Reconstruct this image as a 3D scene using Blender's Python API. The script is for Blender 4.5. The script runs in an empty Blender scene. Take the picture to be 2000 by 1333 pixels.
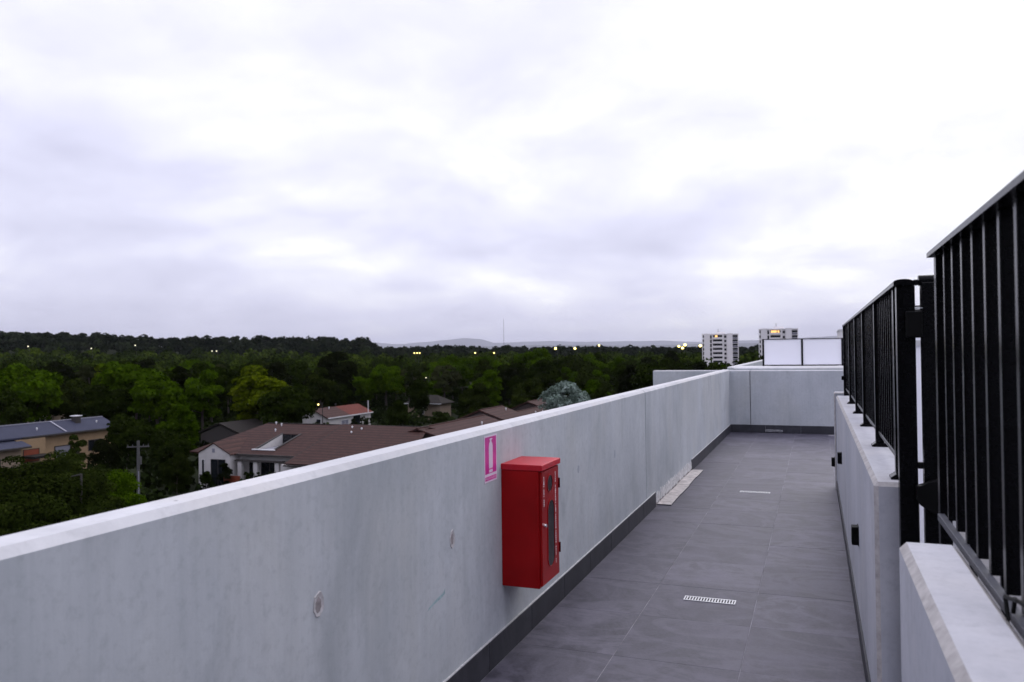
import bpy, bmesh, math, random
import numpy as np
from mathutils import Vector, Matrix, Euler

# ------------------------------------------------------------------ camera, sky, sun, exposure
SC = bpy.context.scene
COL = SC.collection
cam_d = bpy.data.cameras.new('camera')
cam_d.sensor_width = 36.0
cam_d.lens = 36.0 * 1550.0 / 2000.0
cam_d.clip_start = 0.03
cam_d.clip_end = 140000.0
cam_d.dof.use_dof = True
cam_d.dof.focus_distance = 5.0
cam_d.dof.aperture_fstop = 5.0
cam = bpy.data.objects.new('camera', cam_d)
COL.objects.link(cam)
YAW, PITCH, ROLL = 0.36477, 0.013624, -0.011714
fw = Vector((-math.sin(YAW) * math.cos(PITCH), math.cos(YAW) * math.cos(PITCH), math.sin(PITCH)))
rt0 = Vector((math.cos(YAW), math.sin(YAW), 0.0))
up0 = rt0.cross(fw)
rt = rt0 * math.cos(ROLL) + up0 * math.sin(ROLL)
up = -rt0 * math.sin(ROLL) + up0 * math.cos(ROLL)
M = Matrix((rt, up, -fw)).transposed().to_4x4()
M.translation = Vector((0.0, 0.0, 1.55))
cam.matrix_world = M
SC.camera = cam

SUN_AZ, SUN_EL = math.radians(12.0), math.radians(42.0)     # clockwise from +Y
sun_d = bpy.data.lights.new('sun', 'SUN')
sun_d.energy = 0.5
sun_d.angle = math.radians(50.0)
sun_d.color = (1.0, 0.97, 0.93)
sun = bpy.data.objects.new('sun', sun_d)
COL.objects.link(sun)
sdir = Vector((math.sin(SUN_AZ) * math.cos(SUN_EL), math.cos(SUN_AZ) * math.cos(SUN_EL), math.sin(SUN_EL)))
sun.rotation_euler = sdir.to_track_quat('Z', 'Y').to_euler()

world = bpy.data.worlds.new('World')
SC.world = world
world.use_nodes = True
wt = world.node_tree
wt.nodes.clear()
def wn(t, **k):
    n = wt.nodes.new(t)
    for a, b in k.items():
        setattr(n, a, b)
    return n
def wl(a, b):
    wt.links.new(a, b)
w_out = wn('ShaderNodeOutputWorld')
w_bg = wn('ShaderNodeBackground')
w_bg.inputs['Strength'].default_value = 0.1
w_sky = wn('ShaderNodeTexSky')
w_sky.sky_type = 'NISHITA'
w_sky.sun_disc = False
w_sky.sun_elevation = SUN_EL
w_sky.sun_rotation = SUN_AZ
w_tc = wn('ShaderNodeTexCoord')
w_sep = wn('ShaderNodeSeparateXYZ')
wl(w_tc.outputs['Generated'], w_sep.inputs[0])
def wmath(op, a, b=None, clamp=False):
    n = wn('ShaderNodeMath', operation=op, use_clamp=clamp)
    for i, v in enumerate((a, b)):
        if v is None:
            continue
        if isinstance(v, (int, float)):
            n.inputs[i].default_value = v
        else:
            wl(v, n.inputs[i])
    return n.outputs[0]
zc = wmath('MAXIMUM', w_sep.outputs[2], 0.0)
den = wmath('ADD', zc, 0.24)
cx = wmath('DIVIDE', w_sep.outputs[0], den)
cy = wmath('DIVIDE', w_sep.outputs[1], den)
w_cmb = wn('ShaderNodeCombineXYZ')
wl(cx, w_cmb.inputs[0]); wl(cy, w_cmb.inputs[1])
w_cmb.inputs[2].default_value = 3.7
def wnoise(scale, detail, rough, dist, off):
    mp = wn('ShaderNodeMapping')
    wl(w_cmb.outputs[0], mp.inputs['Vector'])
    mp.inputs['Location'].default_value = off
    n = wn('ShaderNodeTexNoise')
    wl(mp.outputs[0], n.inputs['Vector'])
    n.inputs['Scale'].default_value = scale
    n.inputs['Detail'].default_value = detail
    n.inputs['Roughness'].default_value = rough
    n.inputs['Distortion'].default_value = dist
    return n.outputs['Fac']
n1 = wnoise(1.25, 6.0, 0.50, 0.4, (-15.0, 6.0, 9.0))
n2 = wnoise(3.4, 6.0, 0.52, 0.3, (7.3, 2.1, 5.0))
cl = wmath('ADD', wmath('MULTIPLY', n1, 0.74), wmath('MULTIPLY', n2, 0.26))
# brighter towards the place where the sun stands behind the cloud
w_dot = wn('ShaderNodeVectorMath', operation='DOT_PRODUCT')
wl(w_tc.outputs['Generated'], w_dot.inputs[0])
w_dot.inputs[1].default_value = sdir
glow = wmath('MULTIPLY', w_dot.outputs['Value'], 0.22)
cl = wmath('ADD', cl, wmath('SUBTRACT', glow, 0.155))
w_ramp = wn('ShaderNodeValToRGB')
wl(cl, w_ramp.inputs[0])
e = w_ramp.color_ramp.elements
e[0].position = 0.30; e[0].color = (0.60, 0.60, 0.76, 1)
e[1].position = 0.66; e[1].color = (1.10, 1.10, 1.10, 1)
x = e.new(0.43); x.color = (0.72, 0.72, 0.885, 1)
x = e.new(0.54); x.color = (0.86, 0.86, 0.97, 1)
# overcast sky: brighter overhead than at the horizon
grad = wmath('ADD', wmath('MULTIPLY', wmath('MULTIPLY', zc, zc), 0.95), 1.0)
grad = wmath('MULTIPLY', grad, 10.0)
w_sc = wn('ShaderNodeVectorMath', operation='SCALE')
wl(w_ramp.outputs['Color'], w_sc.inputs[0]); wl(grad, w_sc.inputs['Scale'])
w_mix = wn('ShaderNodeMix', data_type='RGBA')
w_mix.inputs['Factor'].default_value = 0.95
wl(w_sky.outputs[0], w_mix.inputs['A']); wl(w_sc.outputs[0], w_mix.inputs['B'])
wl(w_mix.outputs['Result'], w_bg.inputs['Color'])
wl(w_bg.outputs[0], w_out.inputs['Surface'])

SC.view_settings.view_transform = 'Standard'
SC.view_settings.look = 'None'
SC.view_settings.exposure = 0.25
SC.view_settings.gamma = 1.0
SC.view_settings.use_curve_mapping = False
SC.render.engine = 'CYCLES'
SC.cycles.use_denoising = True
SC.cycles.max_bounces = 6
SC.cycles.diffuse_bounces = 3
SC.cycles.glossy_bounces = 3
SC.cycles.transmission_bounces = 4
SC.cycles.transparent_max_bounces = 8
SC.cycles.volume_bounces = 0
random.seed(11)
RNG = np.random.default_rng(5)

# ------------------------------------------------------------------ materials
class NT:
    def __init__(self, name):
        self.m = bpy.data.materials.new(name)
        self.m.use_nodes = True
        self.t = self.m.node_tree
        self.b = self.t.nodes['Principled BSDF']
        self.out = self.t.nodes['Material Output']
    def n(self, t, **k):
        n = self.t.nodes.new(t)
        for a, b in k.items():
            setattr(n, a, b)
        return n
    def l(self, a, b):
        self.t.links.new(a, b)
    def noise(self, vec, scale, detail=5, rough=0.55, mscale=None, dist=0.0):
        if mscale:
            mp = self.n('ShaderNodeMapping')
            self.l(vec, mp.inputs['Vector'])
            mp.inputs['Scale'].default_value = mscale
            vec = mp.outputs[0]
        n = self.n('ShaderNodeTexNoise')
        self.l(vec, n.inputs['Vector'])
        n.inputs['Scale'].default_value = scale
        n.inputs['Detail'].default_value = detail
        n.inputs['Roughness'].default_value = rough
        n.inputs['Distortion'].default_value = dist
        return n.outputs['Fac']
    def ramp(self, fac, stops):
        r = self.n('ShaderNodeValToRGB')
        self.l(fac, r.inputs[0])
        el = r.color_ramp.elements
        el[0].position, el[0].color = stops[0][0], tuple(stops[0][1]) + (1,)
        el[1].position, el[1].color = stops[-1][0], tuple(stops[-1][1]) + (1,)
        for p, c in stops[1:-1]:
            x = el.new(p); x.color = tuple(c) + (1,)
        return r.outputs['Color']
    def mix(self, fac, a, b, mode='MIX'):
        m = self.n('ShaderNodeMix', data_type='RGBA', blend_type=mode)
        for k, v in (('Factor', fac), ('A', a), ('B', b)):
            if isinstance(v, (int, float)):
                m.inputs[k].default_value = v
            elif isinstance(v, tuple):
                m.inputs[k].default_value = v + (1,)
            else:
                self.l(v, m.inputs[k])
        return m.outputs['Result']
    def math(self, op, a, b=None, clamp=False):
        n = self.n('ShaderNodeMath', operation=op, use_clamp=clamp)
        for i, v in enumerate((a, b)):
            if v is None: continue
            if isinstance(v, (int, float)): n.inputs[i].default_value = v
            else: self.l(v, n.inputs[i])
        return n.outputs[0]
    def bump(self, h, strength=0.3, dist=0.01):
        b = self.n('ShaderNodeBump')
        b.inputs['Strength'].default_value = strength
        b.inputs['Distance'].default_value = dist
        self.l(h, b.inputs['Height'])
        self.l(b.outputs[0], self.b.inputs['Normal'])
    def pos(self):
        return self.n('ShaderNodeNewGeometry').outputs['Position']
    def obj(self):
        return self.n('ShaderNodeTexCoord').outputs['Object']
    def rnd(self):
        return self.n('ShaderNodeObjectInfo').outputs['Random']

def plain(name, col, rough=0.6, metal=0.0, spec=0.5, var=0.12, vscale=6.0):
    t = NT(name)
    f = t.noise(t.pos(), vscale, 6, 0.6)
    lo = tuple(c * (1 - var) for c in col); hi = tuple(min(1, c * (1 + var)) for c in col)
    t.l(t.ramp(f, [(0.3, lo), (0.7, hi)]), t.b.inputs['Base Color'])
    t.b.inputs['Roughness'].default_value = rough
    t.b.inputs['Metallic'].default_value = metal
    t.b.inputs['Specular IOR Level'].default_value = spec
    return t.m

def concrete(name, a, b, warm=0.0):
    t = NT(name)
    p = t.pos()
    streak = t.noise(p, 1.0, 7, 0.62, (5.0, 5.0, 0.6), 0.4)
    fine = t.noise(p, 1.0, 4, 0.6, (45.0, 45.0, 2.2))
    cloud = t.noise(p, 1.3, 6, 0.55)
    f = t.math('ADD', t.math('MULTIPLY', streak, 0.27), t.math('MULTIPLY', cloud, 0.55))
    f = t.math('ADD', f, t.math('MULTIPLY', fine, 0.18))
    c = t.ramp(f, [(0.36, a), (0.64, b)])
    # cool and warm patches of cement
    hue = t.noise(p, 0.9, 5, 0.6, (1.6, 1.6, 0.7))
    c = t.mix(t.math('MULTIPLY', t.math('SUBTRACT', hue, 0.46, True), 2.2, True), c, tuple((0.5 * (x + y)) * k for x, y, k in zip(a, b, (1.07, 1.02, 0.93))))
    grain = t.noise(p, 28.0, 6, 0.7)
    c = t.mix(t.math('MULTIPLY', t.math('SUBTRACT', grain, 0.5, True), 1.6), c, tuple(q * 0.72 for q in a))
    # small air holes left by the formwork
    v = t.n('ShaderNodeTexVoronoi', feature='F1')
    t.l(p, v.inputs['Vector']); v.inputs['Scale'].default_value = 3.2
    hole = t.math('LESS_THAN', v.outputs['Distance'], 0.021)
    sepc = t.n('ShaderNodeSeparateColor'); t.l(v.outputs['Color'], sepc.inputs[0])
    hole = t.math('MULTIPLY', hole, t.math('GREATER_THAN', sepc.outputs[0], 0.62))
    c = t.mix(t.math('MULTIPLY', hole, 0.6), c, (0.13, 0.13, 0.14))
    # damp-looking stains with soft edges
    st = t.noise(p, 1.9, 7, 0.62, (1.0, 1.0, 0.55), 0.8)
    c = t.mix(t.math('MULTIPLY', t.math('SUBTRACT', st, 0.50, True), 2.6, True), c, tuple(q * 0.74 for q in a))
    # faint blotches of laitance
    bl = t.noise(p, 5.0, 8, 0.7)
    c = t.mix(t.math('MULTIPLY', t.math('SUBTRACT', bl, 0.55, True), 1.1), c, tuple(min(1, q * 1.35) for q in b))
    t.l(c, t.b.inputs['Base Color'])
    t.b.inputs['Roughness'].default_value = 0.82
    t.b.inputs['Specular IOR Level'].default_value = 0.3
    g = t.noise(p, 60.0, 4, 0.6)
    t.bump(t.math('SUBTRACT', t.math('ADD', t.math('MULTIPLY', g, 0.35), streak), hole), 0.18, 0.008)
    return t.m

MAT = {}
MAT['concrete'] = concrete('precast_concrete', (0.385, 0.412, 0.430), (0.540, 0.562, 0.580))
MAT['concrete_lit_top'] = concrete('precast_concrete_lit_top', (0.50, 0.50, 0.515), (0.62, 0.615, 0.625))  # paler copy of the panel concrete, sky brightness on wall tops put into colour
MAT['conc_right_lit_top'] = concrete('precast_concrete_right_lit_top', (0.41, 0.41, 0.44), (0.53, 0.525, 0.55))  # same for the right walls: sky-lit tops painted paler than their faces
MAT['concrete_b'] = concrete('older_concrete', (0.30, 0.33, 0.37), (0.42, 0.44, 0.48))
MAT['concrete_rub'] = plain('rubbed_concrete_edge', (0.37, 0.35, 0.34), 0.9, var=0.25, vscale=25)

def slate(name, dark, light):
    t = NT(name)
    p = t.pos(); r = t.rnd()
    add = t.n('ShaderNodeVectorMath', operation='ADD')
    cmb = t.n('ShaderNodeCombineXYZ')
    t.l(t.math('MULTIPLY', r, 40.0), cmb.inputs[2])
    t.l(p, add.inputs[0]); t.l(cmb.outputs[0], add.inputs[1])
    v = add.outputs[0]
    big = t.noise(v, 1.0, 9, 0.66, (3.4, 2.0, 1.0), 1.8)
    vein = t.noise(v, 1.0, 8, 0.62, (1.0, 1.8, 1.0), 1.8)
    fine = t.noise(v, 60.0, 4, 0.6)
    f = t.math('ADD', t.math('MULTIPLY', big, 0.75), t.math('MULTIPLY', fine, 0.25))
    c = t.ramp(f, [(0.36, dark), (0.64, light)])
    ve = t.math('SUBTRACT', 1.0, t.math('MULTIPLY', t.math('ABSOLUTE', t.math('SUBTRACT', vein, 0.5)), 14.0), True)
    c = t.mix(t.math('MULTIPLY', ve, 0.34), c, tuple(q * 1.55 for q in light))
    c = t.mix(t.math('MULTIPLY', r, 0.34), c, tuple(q * 0.75 for q in dark))
    dust = t.noise(p, 3.0, 7, 0.65)
    c = t.mix(t.math('MULTIPLY', t.math('SUBTRACT', dust, 0.52, True), 0.9), c, tuple(q * 1.4 for q in light))
    t.l(c, t.b.inputs['Base Color'])
    t.l(t.math('ADD', t.math('MULTIPLY', big, 0.25), 0.42), t.b.inputs['Roughness'])
    t.b.inputs['Specular IOR Level'].default_value = 0.35
    t.bump(t.math('ADD', big, t.math('MULTIPLY', fine, 0.3)), 0.25, 0.006)
    return t.m
MAT['tile'] = slate('slate_tile', (0.040, 0.037, 0.052), (0.116, 0.108, 0.139))
MAT['skirt'] = slate('skirting_slate', (0.020, 0.020, 0.026), (0.040, 0.040, 0.048))
MAT['grout'] = plain('grout', (0.225, 0.215, 0.235), 0.9, var=0.7, vscale=4)
MAT['membrane'] = plain('waterproof_membrane', (0.12, 0.12, 0.13), 0.8)
MAT['adhesive'] = plain('dried_tile_adhesive', (0.66, 0.65, 0.64), 0.95, var=0.3, vscale=30)
MAT['tile_back'] = plain('tile_back', (0.50, 0.46, 0.44), 0.9, var=0.28, vscale=14)
MAT['smear'] = plain('adhesive_smear', (0.24, 0.21, 0.20), 0.95, var=0.3, vscale=30)

def metal(name, col, rough, metallic, spec=0.5, amp=0.12, sc=40.0):
    t = NT(name)
    f = t.noise(t.pos(), sc, 4, 0.6)
    t.l(t.ramp(f, [(0.3, tuple(c * 0.85 for c in col)), (0.7, tuple(c * 1.15 for c in col))]), t.b.inputs['Base Color'])
    t.l(t.math('ADD', t.math('MULTIPLY', f, amp), rough - amp / 2), t.b.inputs['Roughness'])
    t.b.inputs['Metallic'].default_value = metallic
    t.b.inputs['Specular IOR Level'].default_value = spec
    return t.m
MAT['black'] = metal('black_powder_coat', (0.0025, 0.0025, 0.003), 0.22, 0.0, 0.10)
MAT['black_matt'] = metal('black_plastic', (0.0025, 0.0025, 0.0025), 0.5, 0.0, 0.1)
MAT['steel'] = metal('stainless_steel', (0.75, 0.75, 0.77), 0.3, 1.0)
MAT['chrome'] = metal('chrome', (0.85, 0.85, 0.86), 0.12, 1.0)
MAT['red'] = metal('red_enamel', (0.275, 0.004, 0.005), 0.32, 0.0, 0.14, 0.05, 5.0)
MAT['red_lid'] = metal('red_enamel_lid', (0.44, 0.008, 0.018), 0.36, 0.0, 0.30, 0.06, 8.0)
MAT['rubber'] = metal('dark_perspex', (0.016, 0.012, 0.012), 0.22, 0.0, 0.2)
MAT['print_white'] = plain('white_print', (0.86, 0.78, 0.79), 0.6, var=0.25, vscale=160)
MAT['sign_pink'] = plain('faded_magenta_vinyl', (0.62, 0.035, 0.30), 0.35, var=0.28, vscale=9)
MAT['sign_white'] = plain('lilac_white_vinyl', (0.74, 0.62, 0.72), 0.35, var=0.08)
t = NT('frosted_glass')
t.b.inputs['Base Color'].default_value = (0.86, 0.86, 0.92, 1)
t.b.inputs['Roughness'].default_value = 0.5
tr = t.n('ShaderNodeBsdfTranslucent'); tr.inputs[0].default_value = (0.92, 0.92, 0.97, 1)
ms = t.n('ShaderNodeMixShader'); ms.inputs[0].default_value = 0.72
t.l(t.b.outputs[0], ms.inputs[1]); t.l(tr.outputs[0], ms.inputs[2]); t.l(ms.outputs[0], t.out.inputs[0])
MAT['frost'] = t.m

def emis(name, col, s):
    t = NT(name)
    t.b.inputs['Base Color'].default_value = tuple(col) + (1,)
    t.b.inputs['Emission Color'].default_value = tuple(col) + (1,)
    t.b.inputs['Emission Strength'].default_value = s
    return t.m
MAT['lamp'] = emis('lamp_glow', (1.0, 0.80, 0.24), 4.0)
MAT['lamp_white'] = emis('lamp_glow_white', (1.0, 0.92, 0.62), 2.0)
MAT['lit_room'] = emis('lit_room', (1.0, 0.55, 0.16), 1.1)

def tiled_roof(name, a, b, row, along):
    t = NT(name)
    o = t.obj()
    mp = t.n('ShaderNodeMapping'); t.l(o, mp.inputs['Vector'])
    w = t.n('ShaderNodeTexWave', wave_type='BANDS', bands_direction=along, wave_profile='SAW')
    t.l(o, w.inputs['Vector']); w.inputs['Scale'].default_value = row; w.inputs['Distortion'].default_value = 0.6
    w.inputs['Detail'].default_value = 2.0
    f = t.noise(o, 1.4, 8, 0.65)
    ff = t.noise(o, 7.0, 4, 0.6)
    c = t.ramp(t.math('ADD', t.math('MULTIPLY', f, 0.6), t.math('MULTIPLY', ff, 0.4)), [(0.35, a), (0.65, b)])
    c = t.mix(t.math('MULTIPLY', w.outputs['Fac'], 0.72), c, tuple(q * 0.30 for q in a))
    t.l(c, t.b.inputs['Base Color'])
    t.b.inputs['Roughness'].default_value = 0.8
    t.b.inputs['Specular IOR Level'].default_value = 0.2
    t.bump(w.outputs['Fac'], 0.6, 0.05)
    return t.m
MAT['roof_brown'] = tiled_roof('brown_roof_tile', (0.034, 0.014, 0.011), (0.078, 0.032, 0.025), 0.38, 'Y')
MAT['roof_brown_x'] = tiled_roof('brown_roof_tile_x', (0.040, 0.016, 0.013), (0.084, 0.036, 0.028), 0.38, 'X')
MAT['roof_red'] = tiled_roof('red_roof_tile', (0.095, 0.018, 0.010), (0.19, 0.036, 0.020), 1.1, 'X')
MAT['roof_blue'] = tiled_roof('blue_grey_roof_sheet', (0.040, 0.044, 0.074), (0.066, 0.071, 0.110), 0.9, 'Y')
MAT['roof_dark'] = tiled_roof('dark_roof_tile', (0.014, 0.011, 0.009), (0.028, 0.021, 0.017), 1.1, 'X')
MAT['render_white'] = plain('white_render', (0.50, 0.48, 0.46), 0.9, var=0.1, vscale=1.2)
MAT['render_tan'] = plain('tan_render', (0.30, 0.205, 0.115), 0.9, var=0.12, vscale=1.2)
MAT['render_cream'] = plain('cream_render', (0.30, 0.23, 0.165), 0.9, var=0.12, vscale=1.2)
MAT['trim_white'] = plain('white_trim', (0.62, 0.62, 0.62), 0.7)
MAT['trim_dark'] = plain('dark_trim', (0.03, 0.025, 0.022), 0.7)
MAT['glass_dark'] = plain('dark_window', (0.010, 0.012, 0.015), 0.15, spec=0.4)
MAT['glass_pale'] = plain('blind_behind_window', (0.22, 0.22, 0.26), 0.3)
MAT['solar'] = plain('skylight_panel', (0.32, 0.36, 0.55), 0.2)
MAT['orange'] = plain('terracotta_paint', (0.22, 0.045, 0.018), 0.8)
MAT['tower_white'] = plain('tower_white_panel', (0.80, 0.77, 0.76), 0.8, var=0.05, vscale=0.3)
MAT['brick'] = plain('brown_brick', (0.050, 0.036, 0.032), 0.9)
MAT['timber'] = plain('weathered_pole_timber', (0.075, 0.075, 0.072), 0.9, var=0.3, vscale=12)
MAT['bark'] = plain('bark', (0.045, 0.036, 0.030), 0.95, var=0.35, vscale=4)

def leaf(name, cols, rmix=0.5, trans=0.12):
    t = NT(name)
    o = t.obj(); r = t.rnd()
    f = t.noise(o, 0.55, 5, 0.6)
    f2 = t.noise(o, 3.0, 3, 0.6)
    ff = t.math('ADD', t.math('MULTIPLY', f, 0.55), t.math('MULTIPLY', f2, 0.45))
    c = t.ramp(ff, [(0.32, cols[0]), (0.50, cols[1]), (0.68, cols[2])])
    c = t.mix(t.math('MULTIPLY', r, rmix), c, tuple(q * 0.55 for q in cols[0]))
    d = t.n('ShaderNodeBsdfDiffuse'); t.l(c, d.inputs[0])
    tr = t.n('ShaderNodeBsdfTranslucent'); t.l(c, tr.inputs[0])
    ms = t.n('ShaderNodeMixShader'); ms.inputs[0].default_value = trans
    t.l(d.outputs[0], ms.inputs[1]); t.l(tr.outputs[0], ms.inputs[2]); t.l(ms.outputs[0], t.out.inputs[0])
    t.t.nodes.remove(t.b)
    return t.m
LEAF = {
    0: leaf('leaf_dark', [(0.006, 0.010, 0.002), (0.014, 0.023, 0.003), (0.030, 0.043, 0.005)]),
    1: leaf('leaf_green', [(0.012, 0.026, 0.001), (0.036, 0.070, 0.002), (0.075, 0.125, 0.004)]),
    2: leaf('leaf_yellow_green', [(0.020, 0.032, 0.002), (0.066, 0.092, 0.003), (0.150, 0.182, 0.006)], 0.2),
    3: leaf('leaf_evergreen', [(0.004, 0.006, 0.002), (0.008, 0.011, 0.003), (0.015, 0.020, 0.005)]),
    4: leaf('leaf_gum', [(0.018, 0.024, 0.008), (0.034, 0.040, 0.014), (0.056, 0.062, 0.024)]),
    5: leaf('leaf_silver', [(0.020, 0.034, 0.016), (0.15, 0.20, 0.165), (0.40, 0.47, 0.43)], 0.1),
    6: leaf('leaf_olive', [(0.007, 0.011, 0.002), (0.021, 0.032, 0.005), (0.054, 0.070, 0.012)]),
    7: leaf('leaf_far_hill', [(0.006, 0.009, 0.006), (0.010, 0.014, 0.008), (0.016, 0.021, 0.011)], 0.0),
}

# ------------------------------------------------------------------ object helpers
def tag(o, label=None, cat=None, group=None, kind=None):
    if label: o['label'] = label
    if cat: o['category'] = cat
    if group: o['group'] = group
    if kind: o['kind'] = kind
    return o
def thing(name, label, cat, loc=(0, 0, 0), rz=0.0, group=None):
    o = bpy.data.objects.new(name, None)
    o.empty_display_size = 0.2
    COL.objects.link(o)
    o.location = loc
    o.rotation_euler = (0, 0, rz)
    return tag(o, label, cat, group)
def put(name, me, mat, parent=None, loc=None, smooth=False):
    o = bpy.data.objects.new(name, me)
    COL.objects.link(o)
    if mat is not None and not me.materials:
        me.materials.append(MAT[mat] if isinstance(mat, str) else mat)
    if parent is not None:
        o.parent = parent
    if loc is not None:
        o.location = loc
    if smooth:
        me.polygons.foreach_set('use_smooth', [True] * len(me.polygons))
    return o
def me_bm(bm, name='mesh'):
    me = bpy.data.meshes.new(name)
    bmesh.ops.recalc_face_normals(bm, faces=bm.faces[:])
    bm.to_mesh(me); bm.free()
    return me
def bm_box(bm, x0, x1, y0, y1, z0, z1):
    v = [bm.verts.new(p) for p in ((x0, y0, z0), (x1, y0, z0), (x1, y1, z0), (x0, y1, z0), (x0, y0, z1), (x1, y0, z1), (x1, y1, z1), (x0, y1, z1))]
    for f in ((0, 3, 2, 1), (4, 5, 6, 7), (0, 1, 5, 4), (1, 2, 6, 5), (2, 3, 7, 6), (3, 0, 4, 7)):
        bm.faces.new([v[i] for i in f])
    return v
def box(name, x0, x1, y0, y1, z0, z1, mat, parent=None, bev=0.0, seg=1):
    bm = bmesh.new()
    bm_box(bm, x0, x1, y0, y1, z0, z1)
    if bev:
        bmesh.ops.bevel(bm, geom=bm.edges[:], offset=bev, segments=seg, affect='EDGES', profile=0.5)
    return put(name, me_bm(bm, name), mat, parent)
def boxes(name, lst, mat, parent=None, bev=0.0):
    bm = bmesh.new()
    for b in lst:
        bm_box(bm, *b)
    if bev:
        bmesh.ops.bevel(bm, geom=bm.edges[:], offset=bev, segments=1, affect='EDGES')
    return put(name, me_bm(bm, name), mat, parent)
def prism(name, pts, axis, a, b, mat, parent=None, bev=0.0):
    """polygon pts (two coords) extruded along axis 'x','y','z' from a to b"""
    bm = bmesh.new()
    def mk(p, t):
        return {'x': (t, p[0], p[1]), 'y': (p[0], t, p[1]), 'z': (p[0], p[1], t)}[axis]
    v0 = [bm.verts.new(mk(p, a)) for p in pts]
    v1 = [bm.verts.new(mk(p, b)) for p in pts]
    bm.faces.new(v0); bm.faces.new(v1[::-1])
    n = len(pts)
    for i in range(n):
        bm.faces.new((v0[i], v1[i], v1[(i + 1) % n], v0[(i + 1) % n]))
    if bev:
        bmesh.ops.bevel(bm, geom=bm.edges[:], offset=bev, segments=1, affect='EDGES')
    return put(name, me_bm(bm, name), mat, parent)
def tube_bm(bm, p0, p1, r0, r1, n=8):
    p0, p1 = Vector(p0), Vector(p1)
    d = (p1 - p0).normalized()
    a = d.orthogonal().normalized(); b = d.cross(a)
    r = []
    for p, rr in ((p0, r0), (p1, r1)):
        r.append([bm.verts.new(p + (a * math.cos(2 * math.pi * i / n) + b * math.sin(2 * math.pi * i / n)) * rr) for i in range(n)])
    for i in range(n):
        j = (i + 1) % n
        bm.faces.new((r[0][i], r[0][j], r[1][j], r[1][i]))
    bm.faces.new(r[0][::-1]); bm.faces.new(r[1])
def tube(name, p0, p1, r0, r1, mat, parent=None, n=10):
    bm = bmesh.new(); tube_bm(bm, p0, p1, r0, r1, n)
    return put(name, me_bm(bm, name), mat, parent)
def copy_of(o, parent, loc=None):
    c = o.copy(); COL.objects.link(c); c.parent = parent
    if loc is not None: c.location = loc
    return c
def text_mesh(s, size):
    cu = bpy.data.curves.new('lettering', 'FONT')
    cu.body = s; cu.size = size; cu.align_x = 'CENTER'; cu.align_y = 'CENTER'
    cu.resolution_u = 3
    ob = bpy.data.objects.new('lettering_source', cu)
    COL.objects.link(ob)
    dg = bpy.context.evaluated_depsgraph_get()
    me = bpy.data.meshes.new_from_object(ob.evaluated_get(dg))
    bpy.data.objects.remove(ob); bpy.data.curves.remove(cu)
    me.materials.clear()
    return me

MAT['grey_metal'] = metal('grey_aluminium', (0.07, 0.072, 0.085), 0.45, 0.0, 0.4)

# ------------------------------------------------------------------ terrace: floor and slabs
XL, XR, YE, WT = -1.506, 0.204, 15.356, 1.172
slab = boxes('terrace_slab', [(-1.60, 9.0, -9.0, 15.34, -15.4, -0.30), (-1.60, 9.0, -9.0, 15.34, -0.295, -0.014)], 'concrete_b')
tag(slab, kind='structure')
fl = box('walkway_floor', XL, 0.36, -3.2, YE, -0.012, -0.0009, 'grout')
tag(fl, kind='structure')
cols = [(XL + 0.011, -0.9865), (-0.9835, -0.3635), (-0.3605, XR - 0.010)]
RL = 0.655
tmesh = []
for a, b in cols:
    bm = bmesh.new()
    hw, hl = (b - a) / 2, RL / 2 - 0.0006
    bm_box(bm, -hw, hw, -hl, hl, -0.011, 0.0)
    bmesh.ops.bevel(bm, geom=[e for e in bm.edges if all(v.co.z > -0.001 for v in e.verts)], offset=0.0008, segments=1, affect='EDGES')
    me = me_bm(bm, 'tile'); me.materials.append(MAT['tile'])
    tmesh.append(me)
for k in range(-12, 16):
    y = 5.28 + RL * (k + 0.5)
    if y + RL / 2 > YE + 0.02 or y < -3.0:
        continue
    for j, (a, b) in enumerate(cols):
        put('tile', tmesh[j], None, fl, ((a + b) / 2, y, random.uniform(-0.0006, 0.0006)))
for k in range(7, 15):
    y0_ = 5.28 + RL * k
    box('tile', XR - 0.007, 0.36, max(y0_, 9.625) + 0.001, min(y0_ + RL, YE) - 0.001, -0.011, 0.0, 'tile', fl)
ylast = max(5.28 + RL * (k + 1) for k in range(-12, 16) if 5.28 + RL * (k + 1) <= YE + 0.02)
if YE - ylast > 0.03:
    for j, (a, b) in enumerate(cols):
        box('tile', a, b, ylast + 0.002, YE - 0.013, -0.011, 0.0, 'tile', fl)
ter = box('private_terrace_floor', 0.36, 8.9, -3.2, YE, -0.013, -0.002, 'tile')
tag(ter, kind='structure')
rear = box('unseen_rear_wall', -1.62, 8.9, -3.6, -3.2, -0.6, 3.1, 'concrete_b', bev=0.01)  # unseen wall added behind the camera to darken faces turned towards it
tag(rear, kind='structure')

# ------------------------------------------------------------------ left parapet
def lighten_top(o, mat, rub=False):  # up-facing faces get the paler concrete, skylight painted into their colour
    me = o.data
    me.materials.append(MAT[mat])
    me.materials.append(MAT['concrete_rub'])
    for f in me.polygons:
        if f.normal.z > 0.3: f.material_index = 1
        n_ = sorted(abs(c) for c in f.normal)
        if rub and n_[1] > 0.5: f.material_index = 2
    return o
def wall_panel(name, x0, x1, y0, y1, z0, z1, parent, ch=0.02, mat='concrete'):
    bm = bmesh.new()
    bm_box(bm, x0, x1, y0, y1, z0, z1)
    ed = [e for e in bm.edges if all(v.co.z > z1 - 1e-4 for v in e.verts)]
    bmesh.ops.bevel(bm, geom=ed, offset=ch, segments=1, affect='EDGES')
    return lighten_top(put(name, me_bm(bm, name), mat, parent), 'concrete_lit_top')
par = thing('parapet_wall', 'long pale concrete parapet wall on the left, carrying the red cabinet', 'wall', (0, 0, 0))
XO = XL - 0.118
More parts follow.
